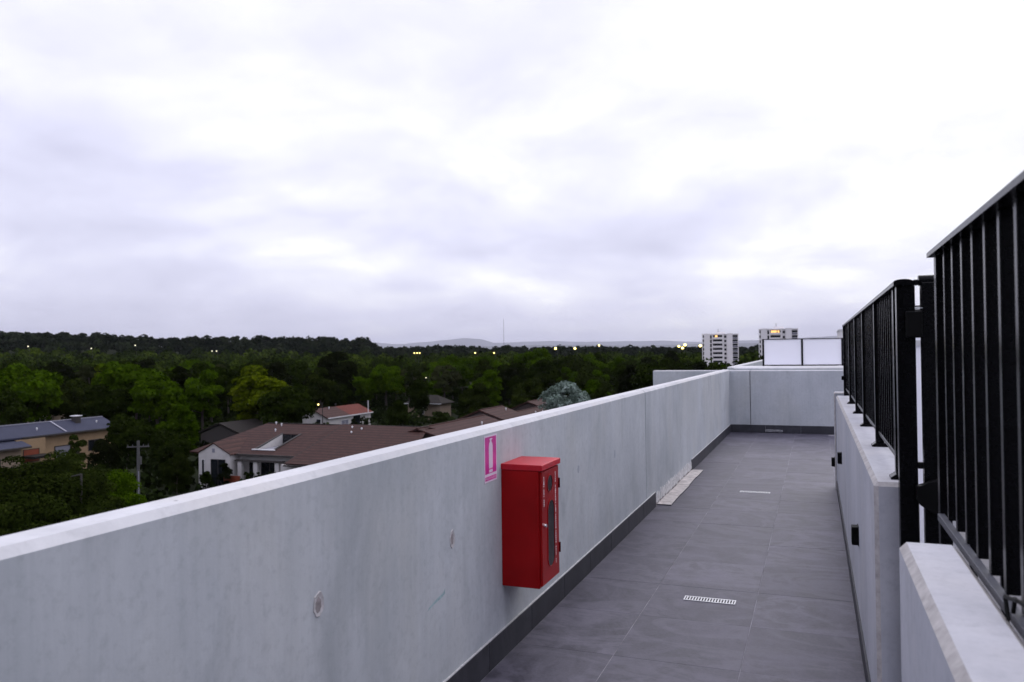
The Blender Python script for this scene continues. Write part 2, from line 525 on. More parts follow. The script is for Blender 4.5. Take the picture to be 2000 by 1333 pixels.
def lpanel(y0, y1, ch=0.021):
    pts = [(XO, -0.6), (XL, -0.6), (XL, WT - ch), (XL - ch, WT), (XO + 0.008, WT), (XO, WT - 0.008)]
    return lighten_top(prism('concrete_panel', pts, 'y', y0, y1, 'concrete', par), 'concrete_lit_top')
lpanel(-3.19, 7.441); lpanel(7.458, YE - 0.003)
box('joint_sealant', XO + 0.01, XL - 0.012, 7.4415, 7.4575, 0.0, WT - 0.02, 'membrane', par)
def blob(name, r, y, z, x, ry, rz, mat, parent, th, inner=None, jit=0.10, n=18):
    bm = bmesh.new()
    o, i, t = [], [], []
    for k in range(n):
        a = 2 * math.pi * k / n
        j = 1 + r.uniform(-jit, jit)
        o.append(bm.verts.new((x, y + ry * j * math.cos(a), z + rz * j * math.sin(a))))
        t.append(bm.verts.new((x + th, y + ry * j * 0.92 * math.cos(a), z + rz * j * 0.92 * math.sin(a))))
        if inner:
            i.append(bm.verts.new((x + 0.0012, y + ry * j * inner * math.cos(a), z + rz * j * inner * math.sin(a))))
    for k in range(n):
        q = (k + 1) % n
        bm.faces.new((o[k], o[q], t[q], t[k]))
        if inner:
            bm.faces.new((t[k], t[q], i[q], i[k]))
    bm.faces.new(i if inner else t)
    return put(name, me_bm(bm, name), mat, parent)
r = random.Random(3)
MAT['patch'] = plain('patching_mortar', (0.46, 0.44, 0.44), 0.9, var=0.2, vscale=40)
MAT['patch_core'] = plain('patch_core', (0.27, 0.24, 0.24), 0.9, var=0.25, vscale=50)
for y, z, ry, rz, rim in ((2.17, 0.746, 0.030, 0.042, True), (3.176, 0.730, 0.026, 0.040, True), (5.175, 0.752, 0.026, 0.030, False), (6.215, 0.726, 0.028, 0.034, False)):
    if rim:
        p = blob('tie_hole_patch', r, y, z, XL - 0.0004, ry, rz, 'patch', par, 0.0034, 0.6)
        blob('patch_core', r, y - 0.001, z - 0.002, XL + 0.0006, ry * 0.52, rz * 0.6, 'patch_core', p, 0.0012, None, 0.16)
    else:
        blob('tie_hole_patch', r, y, z, XL - 0.0004, ry * 0.8, rz * 0.9, 'concrete_b', par, 0.0016, None, 0.2)
MAT['chalk'] = plain('faded_teal_chalk', (0.32, 0.43, 0.445), 0.95, var=0.2, vscale=60)
prism('chalk_mark', [(2.935, 0.486), (2.99, 0.497), (3.06, 0.503), (3.098, 0.512), (3.100, 0.533), (3.082, 0.521), (3.02, 0.513), (2.95, 0.498)], 'x', XL - 0.0004, XL + 0.0006, 'chalk', par)
MAT['sealant'] = plain('pale_sealant', (0.50, 0.49, 0.49), 0.8, var=0.25, vscale=20)
# skirting tiles along the left wall
SKH = 0.142
def skirt_y(x0, x1, y0, y1, parent, L=0.615, h=SKH):
    y = y0
    while y < y1 - 0.02:
        e = min(y + L, y1)
        box('skirting_tile', x0, x1, y, e - 0.003, 0.001, h, 'skirt', parent, 0.0012)
        y = e
skirt_y(XL - 0.0005, XL + 0.011, 7.868 - 0.615 * 18, 7.868, par)
skirt_y(XL - 0.0005, XL + 0.011, 10.335, YE - 0.012, par)
box('sealant_bead', XL - 0.0005, XL + 0.009, -3.18, 7.866, SKH + 0.0005, SKH + 0.0045, 'sealant', par)
box('sealant_bead', XL - 0.0005, XL + 0.009, 10.337, YE - 0.013, SKH + 0.0005, SKH + 0.0045, 'sealant', par)
# dried adhesive where four skirting tiles have come off
bm = bmesh.new()
y = 7.875
while y < 10.32:
    w = r.uniform(0.012, 0.045)
    z0 = r.uniform(0.008, 0.045); z1 = r.uniform(0.108, 0.146)
    s = r.uniform(-0.012, 0.012)
    d = r.uniform(0.003, 0.008)
    if r.random() < 0.90:
        vs = [bm.verts.new(p) for p in ((XL - 0.001, y, z0), (XL - 0.001, y + w, z0 + r.uniform(-.01, .01)), (XL - 0.001, y + w + s, z1 + r.uniform(-.012, .006)), (XL - 0.001, y + s, z1),
              (XL + d, y + 0.002, z0 + 0.003), (XL + d, y + w - 0.002, z0 + 0.003), (XL + d * 0.6, y + w + s - 0.002, z1 - 0.004), (XL + d * 0.7, y + s + 0.002, z1 - 0.004))]
        for f in ((4, 5, 6, 7), (0, 1, 5, 4), (1, 2, 6, 5), (2, 3, 7, 6), (3, 0, 4, 7)):
            bm.faces.new([vs[i] for i in f])
    y += w + r.uniform(0.0, 0.014)
ad = put('adhesive_ridges', me_bm(bm, 'adhesive_ridges'), 'adhesive', par)
ad['kind'] = 'stuff'
box('skirting_bed', XL - 0.001, XL + 0.0015, 7.872, 10.33, 0.0, 0.03, 'smear', par)
# the four fallen tiles, face down on the floor
spots = ['nearest', 'second nearest', 'third nearest', 'farthest']
for k in range(4):
    y0 = 7.952 + 0.604 * k
    rz = (0.006, -0.012, 0.010, -0.004)[k]
    t4 = thing('fallen_skirting_tile', 'pale detached skirting tile face down beside the left wall, %s of the four' % spots[k], 'tile', (-1.434 + (0, 0.004, -0.004, 0.003)[k], y0 + 0.30, 0.0005), rz, 'fallen skirting tiles')
    box('tile_body', -0.071, 0.071, -0.300, 0.300, 0.0, 0.010, 'skirt', t4, 0.001)
    box('pale_back', -0.0695, 0.0695, -0.2985, 0.2985, 0.0100, 0.0118, 'tile_back', t4)
    bm = bmesh.new()
    for q in range(4):
        a = r.uniform(-0.055, 0.04); b = r.uniform(-0.28, 0.27); w = r.uniform(0.03, 0.09); l = r.uniform(0.006, 0.022); s = r.uniform(-0.03, 0.03)
        vs = [bm.verts.new(p) for p in ((a, b, 0.0124), (min(a + w, .068), b + s, 0.0136), (min(a + w * 0.8, .068), b + l + s, 0.0132), (a - 0.01, b + l * 0.7, 0.0124))]
        bm.faces.new(vs)
    sm = put('adhesive_smears', me_bm(bm, 'adhesive_smears'), 'smear', t4)
    sm['kind'] = 'stuff'

# ------------------------------------------------------------------ end wall and what lies beyond
ew = thing('end_wall', 'pale concrete wall closing the far end of the walkway', 'wall')
wall_panel('concrete_panel', -2.945, -1.147, YE, YE + 0.15, -0.6, 1.156, ew, 0.015)
wall_panel('concrete_panel', -1.133, 8.9, YE, YE + 0.15, -0.6, 1.156, ew, 0.015)
box('joint_sealant', -1.1465, -1.1335, YE + 0.012, YE + 0.14, 0.0, 1.14, 'membrane', ew)
x = XL + 0.012
while x < 2.6:
    box('skirting_tile', x, x + 0.612, YE - 0.011, YE + 0.0005, 0.001, SKH + 0.004, 'skirt', ew, 0.0012)
    x += 0.615
v = thing('overflow_vent', 'small steel overflow vent low in the end wall skirting', 'vent', (-0.73, YE - 0.0115, 0.043))
box('vent_plate', -0.15, 0.15, -0.003, 0.0, -0.016, 0.016, 'steel', v, 0.001)
for k in range(14):
    box('slot', -0.140 + k * 0.0205, -0.127 + k * 0.0205, -0.0036, -0.003, -0.010, 0.010, 'black_matt', v)
led = thing('raised_ledge', 'broad pale concrete ledge behind the end wall, under the frosted screen', 'ledge')
wall_panel('concrete_top_slab', -1.52, 8.9, 16.25, 17.85, -0.6, 1.185, led, 0.02)
fp = thing('far_parapet', 'pale concrete parapet running on beyond the frosted screen', 'wall')
wall_panel('concrete_panel', -1.64, -1.525, 16.25, 30.0, -0.6, 1.20, fp, 0.02)
gs = thing('frosted_screen', 'frosted glass screen in a thin black frame above the end wall', 'screen')
PX, PYs = [-1.03 + 0.775 * k for k in range(7)], 17.62
for x in PX:
    box('post', x - 0.018, x + 0.018, PYs - 0.02, PYs + 0.02, 1.186, 1.742, 'black', gs, 0.002)
box('top_rail', PX[0] - 0.02, PX[-1] + 0.02, PYs - 0.016, PYs + 0.016, 1.743, 1.757, 'black', gs, 0.002)
for a, b in zip(PX[:-1], PX[1:]):
    box('bottom_rail', a + 0.0185, b - 0.0185, PYs - 0.014, PYs + 0.014, 1.195, 1.211, 'black', gs)
    box('frosted_pane', a + 0.019, b - 0.019, PYs - 0.004, PYs + 0.004, 1.2115, 1.7425, 'frost', gs)
pr = thing('plant_room', 'pale rooftop plant room just showing beyond the end of the black railing', 'plant room', (1.02, 38.0, 0.0))
box('wall', 0.0, 4.0, 0.0, 4.0, -0.6, 2.30, 'tower_white', pr)
box('roof_cap', -0.03, 4.03, -0.03, 4.03, 2.301, 2.38, 'trim_white', pr)
tube('antenna', (0.35, 0.6, 2.44), (0.35, 0.6, 2.62), 0.02, 0.015, 'trim_dark', pr)

# ------------------------------------------------------------------ drains
def grate(y, label):
    g = thing('floor_drain', label, 'drain', (-0.633, y, 0.0), 0.0, 'floor drains along the walkway')
    box('well', -0.150, 0.150, -0.036, 0.036, 0.0008, 0.0016, 'black_matt', g)
    boxes('frame', [(-0.155, 0.155, -0.042, -0.033, 0.0009, 0.0042), (-0.155, 0.155, 0.033, 0.042, 0.0009, 0.0042), (-0.155, -0.147, -0.0329, 0.0329, 0.0009, 0.0042), (0.147, 0.155, -0.0329, 0.0329, 0.0009, 0.0042)], 'print_steel', g)
    m0 = None
    for k in range(17):
        x = -0.136 + k * 0.017
        if m0 is None:
            m0 = box('slat', -0.0042, 0.0042, -0.0329, 0.0329, 0.0018, 0.0040, 'print_steel', g)
            m0.location.x = x
        else:
            copy_of(m0, g, (x, 0, 0))
MAT['print_steel'] = metal('brushed_steel', (0.58, 0.58, 0.60), 0.45, 0.5)
grate(5.028, 'slotted steel floor drain in the tiles beside the red cabinet')
grate(8.965, 'slotted steel floor drain level with the fallen skirting tiles')

# ------------------------------------------------------------------ cabinet and sign
cb = thing('fire_extinguisher_cabinet', 'red metal fire extinguisher cabinet mounted on the left parapet wall', 'cabinet', (XL, 3.764, 0.362))
D, Wd, Hh = 0.215, 0.291, 0.588
bm = bmesh.new()
bm_box(bm, 0.0, D - 0.012, 0.0, Wd, 0.0, Hh)
bmesh.ops.bevel(bm, geom=bm.edges[:], offset=0.003, segments=2, affect='EDGES')
put('body', me_bm(bm, 'body'), 'red', cb)
prism('lid', [(-0.001, Hh + 0.0005), (D + 0.006, Hh + 0.0005), (D + 0.006, Hh + 0.024), (D + 0.004, Hh + 0.030), (-0.001, Hh + 0.031)], 'y', -0.0015, Wd + 0.016, 'red_lid', cb, 0.002)
# door leaf with two openings
def door_leaf():
    bm = bmesh.new()
    y0, y1, z0, z1 = 0.010, Wd - 0.004, 0.010, Hh - 0.006
    xf, xb = D, D - 0.0115
    bm_box(bm, xb, xf, y0, y1, z0, z1)
    bmesh.ops.bevel(bm, geom=bm.edges[:], offset=0.002, segments=2, affect='EDGES')
    return me_bm(bm, 'door')
door = put('door', door_leaf(), 'red', cb)
def flat_ring(name, outline, inset, x0, x1, mat, parent):
    cyy = sum(p[0] for p in outline) / len(outline); czz = sum(p[1] for p in outline) / len(outline)
    bm = bmesh.new(); n = len(outline)
    A = [bm.verts.new((x0, p[0], p[1])) for p in outline]
    B = [bm.verts.new((x1, p[0], p[1])) for p in outline]
    inn = []
    for p in outline:
        d = Vector((p[0] - cyy, p[1] - czz)); d = d * (1 - inset / max(d.length, 1e-6))
        inn.append((cyy + d.x, czz + d.y))
    Cc = [bm.verts.new((x1, p[0], p[1])) for p in inn]
    Dd = [bm.verts.new((x0, p[0], p[1])) for p in inn]
    for i in range(n):
        j = (i + 1) % n
        bm.faces.new((A[i], A[j], B[j], B[i])); bm.faces.new((B[i], B[j], Cc[j], Cc[i])); bm.faces.new((Cc[i], Cc[j], Dd[j], Dd[i]))
    return put(name, me_bm(bm, name), mat, parent), inn
circ = [(0.138 + 0.047 * math.cos(2 * math.pi * k / 28), 0.508 + 0.047 * math.sin(2 * math.pi * k / 28)) for k in range(28)]
cyc, rr_, zb, zt = 0.152, 0.056, 0.077, 0.425
stad = [(cyc + rr_ * math.cos(math.pi * k / 14), zt - rr_ + rr_ * math.sin(math.pi * k / 14)) for k in range(15)] + \
       [(cyc + rr_ * math.cos(math.pi + math.pi * k / 14), zb + rr_ * 0.8 + rr_ * 0.8 * math.sin(math.pi + math.pi * k / 14)) for k in range(15)]
for nm, ol in (('round_window', circ), ('slot_window', stad)):
    fr, inn = flat_ring(nm, ol, 0.005, D - 0.0002, D + 0.0030, 'red', door)
    prism('pane', inn, 'x', D - 0.0001, D + 0.0008, 'rubber', door)
lk = bmesh.new()
tube_bm(lk, (D, 0.045, 0.309), (D + 0.012, 0.045, 0.309), 0.010, 0.009, 16)
put('lock', me_bm(lk, 'lock'), 'chrome', door, smooth=False)
MAT['red_dark'] = metal('dark_red_hinge', (0.06, 0.002, 0.004), 0.4, 0.0, 0.1)
for z in (0.145, 0.487):
    tube('hinge', (D + 0.002, Wd + 0.001, z - 0.026), (D + 0.002, Wd + 0.001, z + 0.026), 0.0050, 0.0050, 'red_dark', cb)
def ticks(name, y, z0, z1, seed):
    rr = random.Random(seed); bm = bmesh.new(); z = z0
    while z < z1:
        h = rr.uniform(0.004, 0.010)
        if rr.random() < 0.86:
            w = rr.uniform(0.006, 0.012)
            bm_box(bm, D + 0.0001, D + 0.0005, y - w / 2, y + w / 2, z, z + h)
        z += h + rr.uniform(0.0015, 0.005)
    o = put(name, me_bm(bm, name), 'print_white', door); return o
ticks('door_print', 0.043, 0.405, 0.552, 1)
ticks('door_print', 0.232, 0.066, 0.552, 2)

sg = thing('fire_extinguisher_sign', 'faded magenta fire extinguisher sign on the left parapet wall', 'sign', (XL + 0.0005, 3.6255, 1.026))
box('plate', 0.0, 0.0016, -0.0805, 0.0805, -0.114, 0.114, 'sign_white', sg)
box('magenta_field', 0.0014, 0.0019, -0.0715, 0.0715, -0.072, 0.107, 'sign_pink', sg)
box('magenta_band', 0.0014, 0.0019, -0.0715, 0.0715, -0.105, -0.086, 'sign_pink', sg)
def exting(sc=1.0):
    return [(-0.021, -0.048), (0.021, -0.048), (0.024, -0.043), (0.024, 0.060), (0.020, 0.073), (0.010, 0.082), (0.009, 0.090), (0.021, 0.093), (0.021, 0.098), (-0.008, 0.099), (-0.016, 0.094), (-0.009, 0.088), (-0.010, 0.082), (-0.020, 0.073), (-0.024, 0.060), (-0.024, -0.043)]
prism('extinguisher_symbol', exting(), 'x', 0.0018, 0.0023, 'sign_white', sg)
prism('symbol_foot', [(-0.022, -0.068), (0.022, -0.068), (0.022, -0.054), (-0.022, -0.054)], 'x', 0.0018, 0.0023, 'sign_white', sg)
tm = text_mesh('FIRE EXTINGUISHER', 0.0150)
lt = put('lettering', tm, 'sign_white', sg)
lt.matrix_local = Matrix(((0, 0, 1, 0.0021), (1, 0, 0, 0), (0, 1, 0, -0.0955), (0, 0, 0, 1)))

# ------------------------------------------------------------------ right hand walls
MAT['conc_right'] = concrete('precast_concrete_right', (0.34, 0.35, 0.39), (0.46, 0.465, 0.50))
mw = thing('low_wall', 'long low concrete wall on the right under the farther black railing', 'wall')
def chamf_wall(name, x0, x1, y0, y1, z1, parent, ch, mat='conc_right'):
    bm = bmesh.new()
    bm_box(bm, x0, x1, y0, y1, -0.3, z1)
    ed = [e for e in bm.edges if max(v.co.z for v in e.verts) > z1 - 1e-4]
    bmesh.ops.bevel(bm, geom=ed, offset=ch, segments=1, affect='EDGES')
    return lighten_top(put(name, me_bm(bm, name), mat, parent), 'conc_right_lit_top', True)
chamf_wall('concrete_panel', XR, 0.362, 3.372, 9.40, 1.030, mw, 0.016)
skirt_y(XR - 0.010, XR + 0.0005, 3.39, 9.39, mw, h=0.10)
pier = thing('end_pier', 'narrow concrete pier at the far end of the low wall', 'pier')
chamf_wall('concrete_panel', 0.185, 0.40, 9.405, 9.62, 1.062, pier, 0.012, 'concrete_b')
nw = thing('low_wall', 'low concrete wall in the near right corner under the nearer black railing', 'wall')
chamf_wall('concrete_panel', XR, 0.348, -3.19, 2.405, 1.024, nw, 0.018)
skirt_y(XR - 0.010, XR + 0.0005, -1.2, 2.40, nw, h=0.10)

def wall_light(x, y, z, label):
    w = thing('wall_light', label, 'light', (x, y, z), 0.0, 'step lights on the right wall')
    box('housing', -0.036, 0.0, -0.038, 0.038, 0.0, 0.096, 'black_matt', w, 0.003)
    box('back_plate', -0.005, 0.0004, -0.042, 0.042, -0.004, 0.100, 'black_matt', w, 0.001)
    box('lens', -0.030, -0.006, -0.032, 0.032, -0.0025, 0.0005, 'glass_pale', w)
wall_light(XR, 4.70, 0.487, 'black box step light on the right wall, nearest of the three')
wall_light(XR, 7.56, 0.535, 'black box step light on the right wall, middle one of the three')
wall_light(0.185, 9.52, 0.24, 'black box step light on the far pier, lowest of the three')

# ------------------------------------------------------------------ railings and gate
ra = thing('railing', 'long black metal railing on the farther low wall', 'railing', (0.31, 3.372, 1.03))
def xb(name, x0, x1, y0, y1, z0, z1, parent, bev=0.002, mat='black'):
    ox, oy, oz = parent.location
    return box(name, x0 - ox, x1 - ox, y0 - oy, y1 - oy, z0 - oz, z1 - oz, mat, parent, bev)
def rail_profile(name, xc, w, z0, z1, y0, y1, parent):
    ox, oy, oz = parent.location
    n = 7; h = (z1 - z0)
    pts = [(xc - w / 2 - ox, z0 - oz)] + [(xc - ox - w / 2 * math.cos(math.pi * k / n), z0 - oz + h * (0.62 + 0.38 * math.sin(math.pi * k / n))) for k in range(n + 1)] + [(xc + w / 2 - ox, z0 - oz)]
    return prism(name, pts, 'y', y0 - oy, y1 - oy, 'black', parent)
rail_profile('top_rail', 0.312, 0.066, 1.782, 1.806, 3.30, 9.44, ra)
xb('bottom_rail', 0.301, 0.325, 3.44, 9.36, 1.098, 1.118, ra)
for y in (3.474, 4.587, 5.736, 6.837, 8.016):
    xb('post', 0.290, 0.330, y - 0.006, y + 0.042, 1.038, 1.781, ra)
    ox, oy, oz = ra.location
    prism('base_plate', [(0.270 - ox, 1.0302 - oz), (0.352 - ox, 1.0302 - oz), (0.352 - ox, 1.038 - oz), (0.332 - ox, 1.052 - oz), (0.290 - ox, 1.052 - oz), (0.270 - ox, 1.038 - oz)], 'y', y - 0.022 - oy, y + 0.058 - oy, 'black', ra, 0.0015)
xb('end_post', 0.284, 0.336, 9.36, 9.405, 1.031, 1.781, ra)
xb('end_bracket', 0.262, 0.300, 9.345, 9.385, 1.20, 1.245, ra)
bal = None
y = 3.58
while y < 9.33:
    if min(abs(y - p - 0.018) for p in (3.474, 4.587, 5.736, 6.837, 8.016)) > 0.04:
        if bal is None:
            bal = box('baluster', -0.008, 0.016, -0.006, 0.006, 0.0885, 0.7515, 'black', ra, 0.002)
            bal.location = (0.0, y - 3.372, 0)
        else:
            copy_of(bal, ra, (0.0, y - 3.372, 0))
    y += 0.109

gp = thing('gate_post', 'black gate post at the near end of the farther railing', 'post', (0.32, 3.34, 0.0))
xb('post', 0.289, 0.352, 3.312, 3.370, 0.0, 1.7815, gp, 0.003)
xb('cap_bar', 0.3465, 0.3655, 3.315, 3.365, 1.7825, 1.803, gp, 0.003)
ga = thing('gate', 'open black metal gate seen edge on between the two railings', 'gate', (0.372, 3.335, 0.0))
xb('hinge_stile', 0.3725, 0.430, 3.312, 3.358, 0.12, 1.792, ga, 0.003)
xb('far_stile', 1.20, 1.25, 3.312, 3.358, 0.12, 1.792, ga, 0.003)
tube('top_rail', (0.366 - 0.372, 0.0, 1.800), (0.885, 0.0, 1.800), 0.020, 0.020, 'black', ga, 14)
xb('bottom_rail', 0.4305, 1.1995, 3.320, 3.350, 0.14, 0.18, ga)
for k in range(7):
    x = 0.53 + k * 0.098
    xb('baluster', x - 0.012, x + 0.012, 3.323, 3.347, 0.181, 1.7795, ga)
xb('hinge', 0.318, 0.374, 3.288, 3.3115, 1.585, 1.685, ga, 0.004, 'black_matt')
for k in range(3):
    xb('hinge_knuckle', 0.349, 0.376, 3.296, 3.3125, 1.686 + 0.007 * k, 1.691 + 0.007 * k, ga, 0.001, 'chrome' if k == 1 else 'black_matt')
xb('lower_hinge', 0.3525, 0.372, 3.318, 3.345, 1.095, 1.118, ga, 0.002, 'black_matt')
ox, oy, oz = ga.location
prism('latch', [(0.342 - ox, 0.985), (0.352 - ox, 0.968), (0.398 - ox, 0.936), (0.436 - ox, 0.948), (0.440 - ox, 1.050), (0.425 - ox, 1.064), (0.385 - ox, 1.056), (0.366 - ox, 1.038), (0.342 - ox, 1.038)], 'y', 3.270 - oy, 3.311 - oy, 'black_matt', ga, 0.004)
nr = thing('railing', 'tall black metal railing in the near right corner', 'railing', (0.355, 2.78, 1.03))
rail_profile('top_rail', 0.373, 0.064, 1.838, 1.861, -1.6, 2.875, nr)
xb('end_post', 0.356, 0.390, 2.790, 2.834, 0.0, 1.837, nr)
xb('bottom_rail', 0.3485, 0.368, -1.6, 2.7895, 1.010, 1.031, nr, 0.001, 'grey_metal')
bal = None
for k in range(28):
    y = 2.690 - 0.1525 * k
    if bal is None:
        bal = box('baluster', 0.009, 0.036, -0.013, 0.013, 0.0014, 0.8075, 'black', nr, 0.002)
        bal.location = (0, y - 2.78, 0)
    else:
        copy_of(bal, nr, (0, y - 2.78, 0))
bm = bmesh.new()
ox, oy, oz = nr.location
for p, q in (((0.338, 1.765, 1.0245), (0.338, 1.790, 1.062)), ((0.338, 1.790, 1.062), (0.345, 1.72, 1.075)), ((0.345, 1.72, 1.075), (0.358, 1.66, 1.076)), ((0.3475, 1.772, 1.038), (0.3475, 1.755, 1.070))):
    tube_bm(bm, (p[0] - ox, p[1] - oy, p[2] - oz), (q[0] - ox, q[1] - oy, q[2] - oz), 0.0042, 0.0042, 8)
put('wire_clip', me_bm(bm, 'wire_clip'), 'black_matt', nr)
ps = thing('privacy_screen', 'pale frosted screen glimpsed through the gap beside the gate post', 'screen', (0.50, 6.6, 0.0))
box('frosted_pane', 0.04, 0.40, -0.004, 0.004, 0.06, 1.56, 'frost', ps)
for x in (0.0, 0.402):
    box('post', x, x + 0.038, -0.02, 0.02, 0.0, 1.60, 'trim_white', ps)
box('top_rail', 0.0385, 0.4015, -0.018, 0.018, 1.561, 1.60, 'trim_white', ps)

# ------------------------------------------------------------------ terrain, mountains
G = -15.5
AZ = [-180, -75, -56, -53.7, -50.4, -49.6, -48.9, -47, -45.2, -38.8, -31.4, -30.6, -25, -20, -10, 0, 30, 180]
HT = [20, 35, 37, 36.5, 37, 31, 35.5, 31.5, 30, 28, 25.5, 10, 11, 9, 6, 3, 3, 20]      # tree tops seen at 1300 m, scaled to the ridge
RID = 820.0
def ground_z(x, y):
    rad = np.hypot(x, y); az = np.degrees(np.arctan2(x, y))
    top = (np.interp(az, AZ, HT) - 1.55) * RID / 1300.0 + 1.55 - 13.5
    return G + (top - G) * np.exp(-((rad - RID) / 190.0) ** 2)
rad = np.concatenate([[4.0, 12, 25, 45], np.geomspace(70, 400, 12), np.linspace(440, 1300, 36), np.geomspace(1400, 2100, 4), np.geomspace(2400, 68000, 14)])
nA = 180
ang = np.linspace(0, 2 * np.pi, nA, endpoint=False)
A, R = np.meshgrid(ang, rad)
gx, gy = R * np.sin(A), R * np.cos(A)
gz = ground_z(gx, gy)
verts = np.stack([gx, gy, gz], -1).reshape(-1, 3)
faces = []
for i in range(len(rad) - 1):
    for j in range(nA):
        a = i * nA + j; b = i * nA + (j + 1) % nA
        faces.append((a, b, b + nA, a + nA))
faces.append(tuple(range(nA))[::-1])
me = bpy.data.meshes.new('ground'); me.from_pydata(verts.tolist(), [], faces)
t = NT('dark_grass')
f = t.noise(t.pos(), 0.05, 8, 0.65); f2 = t.noise(t.pos(), 2.0, 4, 0.6)
t.l(t.ramp(t.math('ADD', t.math('MULTIPLY', f, 0.6), t.math('MULTIPLY', f2, 0.4)), [(0.35, (0.008, 0.011, 0.004)), (0.65, (0.020, 0.028, 0.008))]), t.b.inputs['Base Color'])
t.b.inputs['Roughness'].default_value = 0.95
t.b.inputs['Specular IOR Level'].default_value = 0.1
MAT['grass'] = t.m
tag(put('ground', me, 'grass'), kind='structure')

MAT['mountain'] = plain('forested_mountain', (0.030, 0.036, 0.034), 0.95, spec=0.1, var=0.3, vscale=0.002)
def ridge(name, D, prof, depth, seed, hs):
    rr = np.random.default_rng(seed)
    az = np.linspace(-65, 45, 330)
    h = np.interp(az, [p[0] for p in prof], [p[1] for p in prof])
    k = np.zeros_like(az)
    for s in range(9):
        k += np.sin(az * (0.35 * 1.62 ** s) + rr.uniform(0, 6.28)) / 1.62 ** s
    h = h * hs * (1 + 0.09 * k)
    vs, fs = [], []
    rows = ((-depth, 0.0), (-depth * 0.45, 0.55), (0.0, 1.0), (depth * 0.6, 0.5), (depth, 0.0))
    for (d, q) in rows:
        for a, hh in zip(np.radians(az), h):
            vs.append(((D + d) * math.sin(a), (D + d) * math.cos(a), G - 3 + (hh + 3) * q))
    n = len(az)
    for i in range(len(rows) - 1):
        for j in range(n - 1):
            fs.append((i * n + j, i * n + j + 1, (i + 1) * n + j + 1, (i + 1) * n + j))
    me = bpy.data.meshes.new(name); me.from_pydata(vs, [], fs)
    o = put(name, me, 'mountain', None, smooth=True)
    tag(o, kind='structure')
ridge('mountains', 56000, [(-65, 340), (-40, 330), (-29, 300), (-27.5, 380), (-25.5, 440), (-24.4, 500), (-23.2, 420), (-22.2, 300), (-20, 330), (-15, 280), (-10, 270), (-5, 300), (-2, 300), (1.5, 330), (3, 300), (20, 340), (45, 330)], 5000, 3, 2.25)
ridge('foothills', 33000, [(-65, 120), (-29, 95), (-25, 130), (-21, 95), (-16, 120), (-12, 100), (-6, 110), (0, 120), (45, 120)], 2500, 8, 2.3)

# ------------------------------------------------------------------ houses
def chevron_roof(name, axis, a, b, c, w0, w1, ze0, ze1, zr, th, mat, parent):
    pts = [(c - w0, ze0), (c, zr), (c + w1, ze1), (c + w1, ze1 - th), (c, zr - th), (c - w0, ze0 - th)]
    return prism(name, pts, axis, a, b, mat, parent)
def hip_roof(name, x0, x1, y0, y1, ze, zr, hx0, hx1, yr, mat, parent, th=0.22):
    """ridge along x from x0+hx0 to x1-hx1 at y=yr"""
    bm = bmesh.new()
    lo = [(x0, y0, ze - th), (x1, y0, ze - th), (x1, y1, ze - th), (x0, y1, ze - th)]
    hi = [(p[0], p[1], ze) for p in lo]
    L = [bm.verts.new(p) for p in lo]; Hh = [bm.verts.new(p) for p in hi]
    r0 = bm.verts.new((x0 + hx0, yr, zr)); r1 = bm.verts.new((x1 - hx1, yr, zr))
    bm.faces.new(L[::-1])
    for i in range(4):
        bm.faces.new((L[i], L[(i + 1) % 4], Hh[(i + 1) % 4], Hh[i]))
    bm.faces.new((Hh[0], Hh[1], r1, r0)); bm.faces.new((Hh[1], Hh[2], r1)); bm.faces.new((Hh[2], Hh[3], r0, r1)); bm.faces.new((Hh[3], Hh[0], r0))
    return put(name, me_bm(bm, name), mat, parent)
def window(parent, axis, c, a0, a1, z0, z1, sgn=-1, pane='glass_dark', frame='trim_white', fw_=0.09, cross=True):
    """window in a wall plane; axis 'y' = wall at y=c, spans x; axis 'x' = wall at x=c, spans y; sgn = outward direction"""
    def bx(name, u0, u1, d0, d1, q0, q1, mat, par_):
        d0, d1 = sorted((c + sgn * d0, c + sgn * d1))
        if axis == 'y': return box(name, u0, u1, d0, d1, q0, q1, mat, par_)
        return box(name, d0, d1, u0, u1, q0, q1, mat, par_)
    p = bx('window', a0, a1, 0.003, 0.03, z0, z1, pane, parent)
    lst = [(a0 - fw_, a1 + fw_, z1, z1 + fw_), (a0 - fw_, a1 + fw_, z0 - fw_, z0), (a0 - fw_, a0, z0 + .001, z1 - .001), (a1, a1 + fw_, z0 + .001, z1 - .001)]
    if cross: lst.append(((a0 + a1) / 2 - 0.04, (a0 + a1) / 2 + 0.04, z0 + .001, z1 - .001))
    bl = []
    for (u0, u1, q0, q1) in lst:
        d0, d1 = sorted((c + sgn * 0.005, c + sgn * 0.07))
        bl.append((u0, u1, d0, d1, q0, q1) if axis == 'y' else (d0, d1, u0, u1, q0, q1))
    boxes('frame', bl, frame, p)
def vent(parent, x, y, z, r_=0.16, h=0.45, mat='trim_white'):
    bm = bmesh.new()
    tube_bm(bm, (x, y, z - 0.15), (x, y, z + h), r_ * 0.6, r_ * 0.6, 8)
    tube_bm(bm, (x, y, z + h + 0.002), (x, y, z + h + 0.16), r_ * 1.1, r_ * 0.5, 8)
    put('roof_vent', me_bm(bm, 'roof_vent'), mat, parent)

# --- the long brown roofed house under the parapet
hA = thing('townhouse', 'long white house with brown tiled hip roof, gabled wing and roof cut-out', 'house', (-60.0, 91.5, G))
S = 2.8 / 10.7
def zA(y): return (-8.0 - (91.5 - y) * S) - G
def PX_(x): return x + 60.0
def PY_(y): return y - 91.5
box('wall', PX_(-74.6), PX_(-46.8), PY_(81.75), PY_(101.2), 0.0, 4.62, 'render_white', hA)
